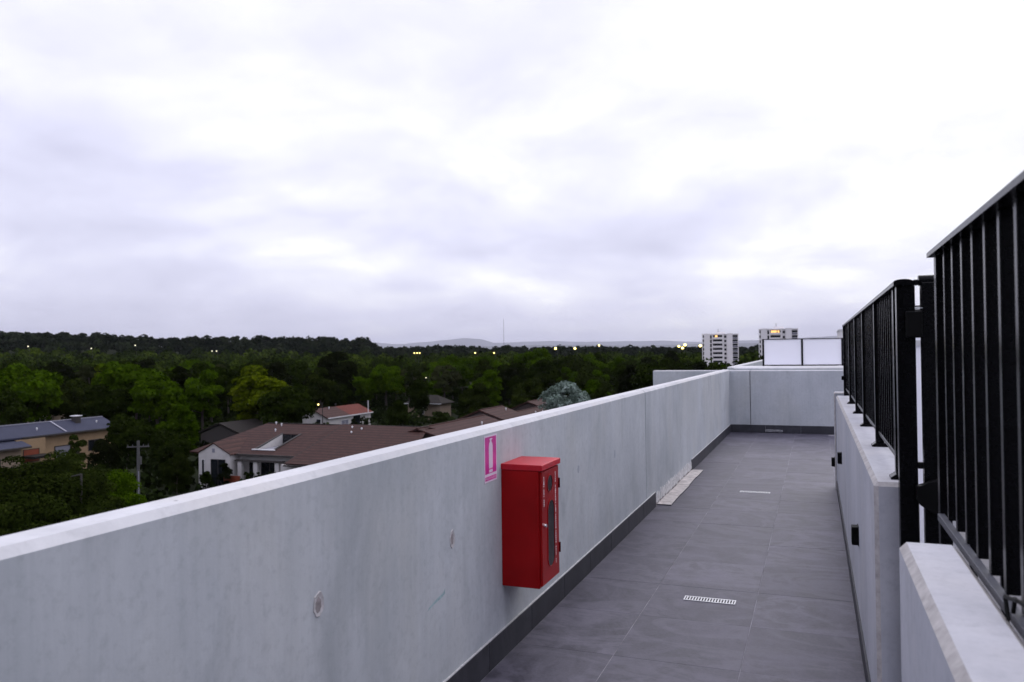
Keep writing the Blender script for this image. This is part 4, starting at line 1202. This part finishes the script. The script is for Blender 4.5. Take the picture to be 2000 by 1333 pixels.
TREES=[(2,-93.6,117.2,15.9,2.0,1.25),(0,-83.8,112.1,12.8,0.9,1.00),(1,-124.9,118.2,17.3,4.1,1.10),(1,-110.9,122.2,14.9,0.5,1.00),(1,-105.9,106.2,14.2,3.4,1.00),(5,-38.5,126.3,13.6,2.3,1.05),(6,-33.4,130.8,11.6,0.4,1.00),(1,-84.8,240.5,19.2,3.2,1.10),(3,-113.5,170.7,18.9,0.2,1.10),(1,-107.2,186.4,15.3,2.7,0.90),(1,-130.3,101.3,16.7,0.4,1.00),(6,-63.8,221.0,16.5,0.6,1.00),(3,-50.0,295.8,18.9,2.7,1.00),(6,-59.0,137.9,9.0,5.2,1.00),(6,-59.2,159.4,9.3,0.8,1.00),(6,-48.8,38.3,10.9,1.4,1.10),(6,-48.5,41.8,9.3,3.9,1.00),(6,-46.0,33.7,10.7,6.0,1.00),(1,-51.7,47.2,8.3,3.6,1.00),(6,-38.8,31.5,9.8,2.5,1.00),(6,-41.5,37.6,8.2,6.1,0.80),(6,-36.7,27.7,10.5,0.3,1.00),(6,-85.4,72.5,7.9,5.4,0.75),(3,-80.4,72.2,7.6,1.8,0.90),(0,-87.4,82.2,9.8,0.9,1.00),(0,-78.2,80.1,8.1,0.7,1.00),(6,-65.8,68.5,6.6,1.9,0.80),(3,-77.8,86.1,6.2,5.1,0.70),(3,-80.1,126.9,5.8,1.1,0.70),(0,-72.8,131.2,8.9,3.7,0.90),(6,-61.6,125.7,7.1,4.0,0.80),(6,-62.6,46.6,9.7,2.3,1.30),(6,-65.2,52.9,8.7,3.4,1.25),(6,-64.4,57.0,7.4,0.4,1.20),(1,-69.3,165.3,13.7,5.0,1.00),(3,-173.0,186.2,14.5,5.5,1.00),(3,-44.2,197.4,11.6,0.2,1.00),(6,-52.5,243.4,14.5,2.0,1.00),(1,-95.9,234.7,14.6,5.3,1.00),(0,-143.0,254.7,15.1,4.4,1.00),(3,-177.8,208.2,13.2,0.1,1.00),(0,-155.4,143.0,11.3,4.8,1.00),(1,-30.0,271.8,12.4,2.3,1.00),(0,-82.7,199.3,12.3,2.6,1.00),(0,-78.9,207.1,15.2,5.6,1.00),(0,-154.4,124.2,14.9,0.4,1.00),(0,-112.8,102.6,12.9,0.0,1.00),(0,-101.2,263.0,11.5,2.2,1.00),(0,-123.6,138.8,16.3,0.1,1.00),(3,-129.0,263.1,11.5,0.2,1.00),(1,-78.2,269.0,12.3,1.0,1.00),(1,-116.0,239.4,16.0,1.4,1.00),(0,-171.6,238.2,12.0,1.2,1.00),(0,-69.0,203.3,16.1,4.1,1.00),(3,-55.4,281.6,15.8,1.1,1.00),(0,-147.4,198.4,14.3,0.1,1.00),(2,-96.1,279.8,14.2,2.7,1.00),(0,-41.8,278.3,12.0,1.8,1.00),(6,-16.0,233.6,13.4,3.2,1.00),(1,-99.9,201.3,10.6,1.1,1.00),(6,-122.2,236.3,14.4,5.7,1.00),(3,-74.8,193.5,14.0,4.4,1.00),(4,-91.2,188.4,15.5,4.4,1.00),(3,-212.5,190.1,15.5,0.9,1.00),(1,-118.9,195.5,10.6,3.9,1.00),(6,-177.7,131.5,17.4,6.1,1.00),(6,-128.5,109.2,13.5,5.1,1.00),(3,-200.5,156.6,10.9,2.7,1.00),(6,-42.2,239.5,11.1,0.4,1.00),(3,-142.2,241.2,12.9,5.8,1.00),(0,-113.2,138.3,15.8,3.1,1.00),(3,-18.8,119.3,13.5,5.2,1.00),(0,-119.4,159.7,10.9,0.4,1.00),(0,-175.4,193.3,11.6,5.3,1.00),(0,-85.6,267.9,12.5,1.8,1.00),(1,-154.8,166.8,17.3,2.2,1.00),(3,-121.9,128.2,14.6,4.7,1.00),(1,-64.2,238.7,16.7,2.0,1.00),(3,-223.0,197.5,15.6,0.3,1.00),(3,-205.8,178.4,14.2,5.2,1.00),(6,-40.2,268.1,14.6,4.3,1.00),(3,-147.8,119.2,16.4,3.9,1.00),(0,-71.2,231.1,13.9,5.0,1.00),(6,-41.2,162.3,11.9,6.1,1.00),(3,-123.9,178.8,13.9,4.8,1.00),(0,-79.6,226.6,11.0,1.6,1.00),(0,-165.7,202.2,14.5,0.4,1.00),(6,-241.9,161.6,13.7,6.1,1.00),(4,-138.1,156.4,13.4,1.3,1.00),(4,-176.3,153.6,15.9,0.8,1.00),(0,-76.0,279.3,16.8,2.3,1.00),(0,-138.3,190.3,13.5,0.3,1.00),(0,-122.7,264.5,15.5,4.6,1.00),(0,-46.6,203.7,15.0,0.3,1.00),(1,-221.1,186.9,13.8,1.9,1.00),(0,-145.2,133.4,11.6,5.7,1.00),(0,-157.7,136.8,11.8,2.1,1.00),(1,-64.1,276.4,13.4,3.3,1.00),(0,-117.3,153.8,10.9,6.1,1.00),(3,-19.8,255.1,13.8,0.0,1.00),(6,-8.9,196.4,16.3,6.1,1.00),(0,-187.0,131.1,16.0,5.8,1.00),(0,-155.5,189.5,11.4,4.0,1.00),(3,-196.6,161.0,11.0,3.7,1.00),(0,-136.3,140.7,14.7,1.9,1.00),(0,-21.9,244.0,13.8,1.6,1.00),(0,-63.8,262.3,14.0,6.1,1.00),(0,-27.7,176.5,12.1,4.8,1.00),(1,-157.3,150.7,12.1,4.2,1.00),(6,-132.2,126.2,17.1,0.2,1.00),(1,-142.3,203.6,13.1,1.1,1.00),(1,-166.8,119.5,13.8,5.8,1.00),(0,-32.7,198.0,15.9,0.2,1.00),(1,-160.2,179.0,15.5,1.7,1.00),(6,-210.1,199.4,16.1,5.2,1.00),(1,-97.4,247.7,12.8,2.3,1.00),(6,-212.7,162.4,11.9,1.6,1.00),(3,-143.2,151.1,13.4,4.2,1.00),(0,-186.0,182.5,12.2,1.0,1.00),(1,-111.4,260.4,12.8,6.2,1.00),(3,-151.9,159.3,16.2,6.2,1.00),(0,-235.4,165.4,12.6,1.2,1.00),(1,-115.1,272.9,17.0,5.4,1.00),(0,-144.5,125.9,11.9,3.8,1.00),(1,-175.0,173.2,10.6,4.3,1.00),(0,-76.4,214.9,11.1,4.4,1.00),(4,-130.4,152.3,14.2,2.0,1.00),(6,-175.3,242.8,11.9,1.3,1.00),(0,-88.8,170.4,11.5,3.3,1.00),(4,-211.2,206.4,12.8,6.1,1.00),(6,-186.9,192.3,13.3,5.2,1.00),(0,-127.2,212.2,13.6,3.9,1.00),(0,-51.4,254.7,14.1,3.2,1.00),(3,-195.7,189.9,17.4,6.0,1.00),(0,-187.3,214.9,16.2,3.2,1.00),(3,-204.0,204.0,12.3,2.0,1.00),(6,-116.9,256.2,14.6,0.7,1.00),(6,-102.9,280.7,13.3,1.7,1.00),(4,-184.2,202.2,16.8,3.7,1.00),(0,-72.8,47.0,13.0,2.2,1.00),(2,-118.0,210.6,11.4,1.5,1.00),(0,-148.0,223.0,12.3,4.1,1.00),(6,-69.6,258.5,10.5,4.7,1.00),(1,-83.0,87.2,10.8,4.7,1.00),(0,-235.4,156.4,12.3,4.7,1.00),(6,-67.0,284.3,12.8,2.1,1.00),(3,-10.5,160.3,14.9,4.2,1.00),(0,-174.2,231.6,11.5,0.3,1.00),(0,-200.8,185.7,10.5,4.8,1.00),(3,-249.1,161.5,13.9,5.0,1.00),(6,-132.9,253.0,13.2,1.5,1.00),(1,-189.5,153.5,11.9,0.2,1.00),(0,-52.6,226.5,13.4,4.5,1.00),(2,-168.1,152.4,16.0,3.3,1.00),(1,-152.6,111.1,12.4,0.1,1.00),(3,-135.1,237.1,12.6,0.8,1.00),(0,-163.4,222.0,16.5,2.4,1.00),(1,-168.2,195.5,12.2,3.0,1.00),(6,-34.7,287.7,10.9,5.7,1.00),(6,-159.9,213.4,11.6,5.0,1.00),(6,-11.5,140.2,14.8,4.2,1.00),(1,-110.9,227.6,15.7,5.5,1.00),(6,-101.5,191.8,14.3,0.0,1.00),(6,-135.8,264.6,13.9,0.2,1.00),(4,-144.7,164.9,15.7,4.1,1.00),(6,-147.5,96.0,11.8,3.8,1.00),(0,-206.5,165.3,11.8,4.9,1.00),(6,-91.7,272.6,13.1,4.9,1.00),(1,-107.8,249.8,16.9,0.1,1.00),(3,-116.3,179.5,11.2,1.3,1.00),(3,-214.8,141.5,10.6,5.1,1.00),(1,-133.9,245.6,10.9,3.6,1.00),(6,-61.6,197.1,11.5,2.3,1.00),(1,-84.3,230.1,13.4,4.9,1.00),(3,-37.5,252.1,12.8,6.1,1.00),(1,-102.3,255.5,12.7,5.6,1.00),(6,-78.3,187.5,16.2,0.3,1.00),(6,-166.3,129.4,16.1,1.5,1.00),(4,-184.5,124.1,12.0,5.4,1.00),(0,-208.4,214.2,10.8,2.2,1.00),(0,-209.1,138.1,15.5,0.2,1.00),(3,-28.1,183.0,13.8,0.9,1.00),(0,-14.1,299.4,11.2,5.6,1.00),(6,-140.0,121.6,10.5,3.3,1.00),(0,-112.3,210.6,12.4,3.8,1.00),(0,-21.8,213.0,12.4,5.2,1.00),(6,-47.8,174.4,13.2,0.4,1.00),(6,-225.1,154.6,11.2,1.2,1.00),(3,-26.6,234.2,11.5,4.7,1.00),(3,-196.7,214.0,13.5,2.3,1.00),(6,-99.2,273.6,16.2,5.6,1.00),(3,-30.6,225.3,14.8,4.1,1.00),(4,-108.7,201.9,14.0,1.9,1.00),(6,-197.5,178.2,11.0,2.8,1.00),(1,-60.6,253.6,15.8,4.9,1.00),(1,-53.1,203.6,12.6,3.5,1.00),(6,-178.4,226.8,16.4,6.0,1.00),(1,-64.4,212.4,13.2,3.7,1.00),(6,-180.4,239.0,14.2,1.1,1.00),(6,-124.8,244.4,11.3,4.3,1.00),(0,-152.3,239.5,11.6,3.2,1.00),(3,-72.0,223.4,11.9,3.5,1.00),(0,-126.8,195.0,11.4,4.8,1.00),(3,-158.2,114.6,16.7,6.0,1.00),(6,-17.5,177.2,13.9,1.5,1.00),(0,-107.8,162.9,11.0,5.2,1.00),(1,-131.5,91.3,15.1,1.0,1.00),(0,-172.6,218.2,15.1,3.5,1.00),(0,-31.9,281.2,11.4,0.2,1.00),(0,-64.9,176.4,11.8,5.7,1.00),(0,-68.3,250.8,10.8,1.0,1.00),(6,-60.0,168.1,11.8,3.6,1.00),(6,-157.5,101.3,16.3,1.8,1.00),(0,-194.2,138.5,12.2,5.0,1.00),(6,-123.2,208.5,10.9,2.7,1.00),(0,-103.8,220.6,12.2,2.2,1.00),(0,-143.1,141.0,12.7,4.4,1.00),(3,-140.7,182.6,16.2,4.8,1.00),(0,-38.0,262.3,11.3,2.3,1.00),(0,-122.4,89.8,12.5,4.4,1.00),(0,-140.1,128.9,11.0,6.2,1.00),(1,-178.9,145.5,13.9,1.2,1.00),(0,-166.3,181.7,12.2,0.2,1.00),(1,-21.7,144.0,12.7,3.5,1.00),(0,-27.5,189.8,12.2,3.6,1.00),(0,-52.5,273.9,13.5,4.2,1.00),(1,-118.8,186.9,12.9,4.2,1.00),(0,-18.9,273.8,11.7,2.8,1.00),(3,-75.2,177.1,13.4,3.5,1.00),(1,-84.9,204.3,11.1,0.5,1.00),(6,-22.8,205.4,14.4,4.8,1.00),(6,-46.2,225.8,11.5,0.4,1.00),(6,-29.7,286.6,11.7,2.1,1.00),(0,-78.0,252.9,16.3,2.3,1.00),(0,-210.6,148.9,14.7,3.4,1.00),(3,-209.4,171.8,17.0,1.6,1.00),(3,-155.4,229.7,16.6,0.5,1.00),(0,-131.7,192.3,13.0,3.6,1.00),(6,-245.7,170.2,14.4,5.5,1.00),(1,-90.8,250.4,14.9,1.8,1.00),(3,-37.5,172.8,15.7,4.0,1.00),(1,-130.3,140.1,12.1,0.9,1.00),(1,-108.4,234.9,17.1,5.8,1.00),(3,-186.0,142.3,11.8,6.2,1.00),(6,-38.0,185.2,13.5,0.4,1.00),(6,-91.5,264.9,11.9,6.0,1.00),(0,-60.2,231.9,12.8,1.0,1.00),(6,-27.7,130.0,11.1,2.7,1.00),(6,-62.1,141.6,11.6,5.5,1.00),(6,-29.5,265.6,11.8,6.2,1.00),(0,-29.2,156.7,15.3,3.2,1.00),(0,-186.4,233.4,16.7,3.1,1.00),(1,-72.6,272.2,13.3,2.6,1.00),(1,-167.6,244.2,13.2,0.9,1.00),(3,-143.6,212.3,14.2,4.3,1.00),(0,-36.2,221.0,12.2,5.2,1.00),(6,-229.3,162.1,13.2,5.1,1.00),(1,-37.0,139.0,12.4,1.5,1.00),(6,-217.0,170.1,15.0,1.3,1.00),(6,-106.6,154.9,14.6,1.2,1.00),(1,-146.2,109.7,15.8,3.3,1.00),(6,-117.9,204.3,13.7,2.6,1.00),(0,-54.6,259.9,11.3,0.5,1.00),(6,-104.5,129.8,12.3,3.5,1.00),(3,-172.0,162.3,17.0,5.0,1.00)]
rt_ = random.Random(21)
for i, (kind, x, y, h, rz, wd) in enumerate(TREES):
    near = math.hypot(x, y) < 100
    sh = ('fine_a', 'fine_b')[i % 2] if near else rt_.choice(KSH[kind])
    lab, grp = KLAB[kind]
    if i in NOTE: lab, grp = NOTE[i], None
    elif near: lab, grp = 'olive or dark leafy tree standing close below the parapet', 'trees close below the parapet'
    s = h / HN
    tr = thing({4: 'gum_tree', 5: 'gum_tree', 3: 'evergreen_tree'}.get(kind, 'leafy_tree'), lab, 'tree', (x, y, G), rz, grp)
    tr.scale = (s * wd, s * wd, s)
    c = put('crown', SHAPES[sh][0], None, tr)
    c.material_slots[0].link = 'OBJECT'
    c.material_slots[0].material = LEAF[kind]
    put('trunk', SHAPES[sh][1], None, tr)

# far woods: nobody could count these crowns
def wood(name, n, d0, d1, az0, az1, h0, h1, nq, size, mat, label, seed, clear=()):
    rg = np.random.default_rng(seed)
    D_ = np.sqrt(rg.uniform(d0 ** 2, d1 ** 2, n)); a = np.radians(rg.uniform(az0, az1, n))
    x, y = D_ * np.sin(a), D_ * np.cos(a)
    hh = rg.uniform(h0, h1, n)
    keep = np.ones(n, bool)
    for (tx, ty) in ((-54.0, 504.0), (-19.6, 486.0)):
        # keep clear of the towers and the open ground in front of them
        keep &= ~((np.abs(x - tx) < 19) & (np.abs(y - ty) < 18))
        keep &= ~((np.abs(x / y - tx / ty) < 0.028) & (y < ty) & (y > ty - 190) & (hh > 11.5))
    for (cx_, cy_, a_, b_) in clear:
        keep &= ~((np.abs(x - cx_) < a_ + 1.5) & (np.abs(y - cy_) < b_ + 1.5))
    x, y, hh = x[keep], y[keep], hh[keep]; n = len(x)
    z = ground_z(x, y)
    rx = hh * rg.uniform(0.34, 0.5, n)
    k = np.repeat(np.arange(n), nq)
    m = len(k)
    nlob = 7
    lob = rg.normal(size=(n, nlob, 3)); lob /= np.linalg.norm(lob, axis=2, keepdims=True); lob *= 0.55; lob[:, 0] = 0
    lr = rg.uniform(0.35, 0.6, (n, nlob))
    li = rg.integers(0, nlob, m)
    d = rg.normal(size=(m, 3)); d /= np.linalg.norm(d, axis=1, keepdims=True); d[:, 2] = np.abs(d[:, 2]) - 0.15
    p = lob[k, li] + d * (lr[k, li] * rg.uniform(0.75, 1.05, m))[:, None]
    p = p * np.stack([rx[k], rx[k], hh[k] * 0.36], 1)
    p += np.stack([x[k], y[k], z[k] + hh[k] * 0.64], 1)
    nr = d + rg.normal(size=(m, 3)) * 0.4
    v = leaf_cloud(p, nr, size, rg, 0.8)
    o = put(name, quads_mesh(name, v), mat)
    tag(o, label, 'wood', kind='stuff')
def wood_leaf(name, cols):
    t = NT(name)
    p = t.pos()
    f = t.noise(p, 0.055, 3, 0.5); f2 = t.noise(p, 0.7, 4, 0.6)
    c = t.ramp(t.math('ADD', t.math('MULTIPLY', f, 0.72), t.math('MULTIPLY', f2, 0.28)), [(0.36, cols[0]), (0.5, cols[1]), (0.66, cols[2])])
    d = t.n('ShaderNodeBsdfDiffuse'); t.l(c, d.inputs[0])
    t.l(d.outputs[0], t.out.inputs[0]); t.t.nodes.remove(t.b)
    return t.m
MAT['wood_mid'] = wood_leaf('leaf_far_wood', [(0.006, 0.010, 0.002), (0.019, 0.032, 0.004), (0.062, 0.090, 0.008)])
MAT['wood_under'] = wood_leaf('leaf_undergrowth', [(0.006, 0.010, 0.003), (0.014, 0.021, 0.006), (0.030, 0.042, 0.010)])
MAT['wood_hill'] = wood_leaf('leaf_hill_wood', [(0.007, 0.010, 0.007), (0.013, 0.018, 0.010), (0.026, 0.034, 0.016)])
wood('far_wood', 900, 300, 520, -62, 6, 10, 17.0, 190, 0.62, 'wood_mid', 'dense green wood stretching away beyond the nearer trees', 1)
wood('distant_wood', 900, 520, 650, -62, 8, 9.5, 15.0, 110, 0.9, 'wood_mid', 'distant dark belt of woodland below the hills', 2)
wood('hill_wood', 3000, 640, 1000, -64, 8, 9, 16.5, 150, 1.25, 'wood_hill', 'dark wooded hills along the left horizon', 3)
wood('plain_wood', 5000, 1900, 5200, -64, 10, 10, 16.0, 10, 5.0, 'wood_hill', 'thin dark line of woods far across the plain', 4)

HOUSES = [(-60, 88, 17, 14), (-47, 101, 10, 14), (-50, 122, 8, 7), (-48.5, 136, 8, 9), (-54, 155, 7, 8), (-94, 142, 6, 11), (-101, 75, 9, 18), (-92, 110, 7, 8), (-90.5, 178.5, 7, 6), (-158, 128, 6, 5)]
wood('undergrowth', 5200, 48, 310, -62, 2, 1.6, 4.6, 60, 0.34, 'wood_under', 'dark undergrowth covering the ground below the trees', 9, HOUSES)
# shrubs by the gabled wing
def shrub(x, y, h, kind, label, seed, rx=1.2):
    rg = np.random.default_rng(seed)
    v, cen, cr = crown(rg, 2600, rx, h * 0.5, h * 0.52, 14, 0.12, 0.2, 0)
    tr = thing('shrub', label, 'shrub', (x, y, G))
    put('foliage', quads_mesh('foliage', v), LEAF[kind], tr)
    bm = bmesh.new()
    for k in range(4):
        tube_bm(bm, (0.05 * k, 0, 0), tuple(cen[k % len(cen)]), 0.05, 0.02, 6)
    put('stem', me_bm(bm, 'stem'), 'bark', tr)
shrub(-70.6, 78.6, 3.1, 0, 'dark shrub in front of the gabled wing doorway', 51, 1.0)
shrub(-68.3, 79.0, 4.2, 3, 'tall dark shrub at the inner corner of the gabled wing', 52, 1.15)
shrub(-65.4, 79.8, 3.0, 0, 'dark shrub before the front wall columns', 53, 0.8)
shrub(-63.6, 79.8, 3.3, 0, 'dark shrub nearest the terrace doors of the long house', 54, 0.8)
shrub(-74.6, 78.0, 1.6, 1, 'bright green low hedge left of the gabled wing', 55, 2.0)

# ------------------------------------------------------------------ street lamps
def lamp(x, y, z, label, r_=0.5, mat='lamp', grp='distant street lamps'):
    r_ *= 0.78
    l = thing('street_lamp', label, 'lamp', (x, y, G), 0, grp)
    hgt = z - G
    tube('pole', (0.9, 0, 0), (0.9, 0, hgt + 0.3), 0.10, 0.07, 'trim_dark', l, 8)
    tube('arm', (0.9, 0, hgt + 0.3), (0.0, 0, hgt + r_ * 0.85 + 0.02), 0.05, 0.04, 'trim_dark', l, 6)
    bm = bmesh.new()
    bmesh.ops.create_icosphere(bm, subdivisions=2, radius=r_)
    bmesh.ops.scale(bm, vec=(1.0, 1.0, 0.85), verts=bm.verts[:])
    bmesh.ops.translate(bm, vec=(0, 0, hgt), verts=bm.verts[:])
    put('lamp_head', me_bm(bm, 'lamp_head'), mat, l, smooth=True)
LAMPS = [(-47.5, 39.9, -6.7, 'lit lamp shining among the trees in the lower left corner', 0.11, 'lamp_white'),
 (-85.3, 123.4, -7.7, 'small lit lamp just above the white gabled house', 0.20, 'lamp'),
 (-196.7, 371.1, 1.5, 'one of three yellow lamps in a row left of the mountains', 0.45, 'lamp'), (-197.7, 376.2, 1.5, 'one of three yellow lamps in a row left of the mountains', 0.45, 'lamp'), (-198.8, 381.3, 1.5, 'one of three yellow lamps in a row left of the mountains', 0.45, 'lamp'),
 (-159.9, 366.6, 1.2, 'single yellow lamp below the mountain peak', 0.45, 'lamp'), (-147.4, 361.1, 1.1, 'single yellow lamp just right of the mountain peak', 0.45, 'lamp'),
 (-100.7, 314.3, 2.7, 'bright yellow lamp on the skyline above the silver gum, left of its pair', 0.65, 'lamp'), (-93.0, 316.6, 2.6, 'bright yellow lamp on the skyline above the silver gum, right of its pair', 0.65, 'lamp'),
 (-106.2, 406.4, 4.4, 'yellow lamp standing alone on the skyline right of the bright pair', 0.6, 'lamp'),
 (-73.8, 464.2, 3.6, 'floodlight in the bright cluster left of the towers', 0.9, 'lamp'), (-70.3, 464.7, 4.4, 'floodlight in the bright cluster left of the towers', 1.1, 'lamp'), (-71.0, 459.5, 2.6, 'floodlight in the bright cluster left of the towers', 1.0, 'lamp'),
 (-63.1, 475.8, 3.8, 'bright floodlight touching the left edge of the first tower', 1.1, 'lamp'),
 (-474.6, 367.1, 8.7, 'tiny white lamp at the foot of the hill, farthest left', 0.5, 'lamp_white'), (-421.6, 368.6, 6.7, 'tiny white lamp at the foot of the hill below the skyline notch', 0.45, 'lamp_white'),
 (-433.8, 414.5, 9.0, 'tiny white lamp at the foot of the hill, right of the skyline notch', 0.5, 'lamp_white'),
 (-345.3, 388.8, 4.2, 'one of two tiny lamps side by side at the foot of the hill', 0.42, 'lamp_white'), (-346.7, 394.3, 4.2, 'one of two tiny lamps side by side at the foot of the hill', 0.42, 'lamp_white'),
 (-104.8, 204.7, -5.6, 'small white lamp in the dark wood above the dark roofed house', 0.22, 'lamp_white')]
for a in LAMPS:
    lamp(*a)
# ------------------------------------------------------------------ damp evening air
hz = box('haze', -70000, 70000, -70000, 70000, G - 1.5, 1500.0, None)
t = NT('haze_air')
t.t.nodes.remove(t.b)
pv = t.n('ShaderNodeVolumePrincipled')
pv.inputs['Color'].default_value = (0.86, 0.87, 0.98, 1)
pv.inputs['Density'].default_value = 2.1e-5
pv.inputs['Anisotropy'].default_value = 0.1
t.l(pv.outputs[0], t.out.inputs['Volume'])
hz.data.materials.append(t.m)
tag(hz, 'thin pale evening haze over the whole landscape', 'haze', kind='stuff')
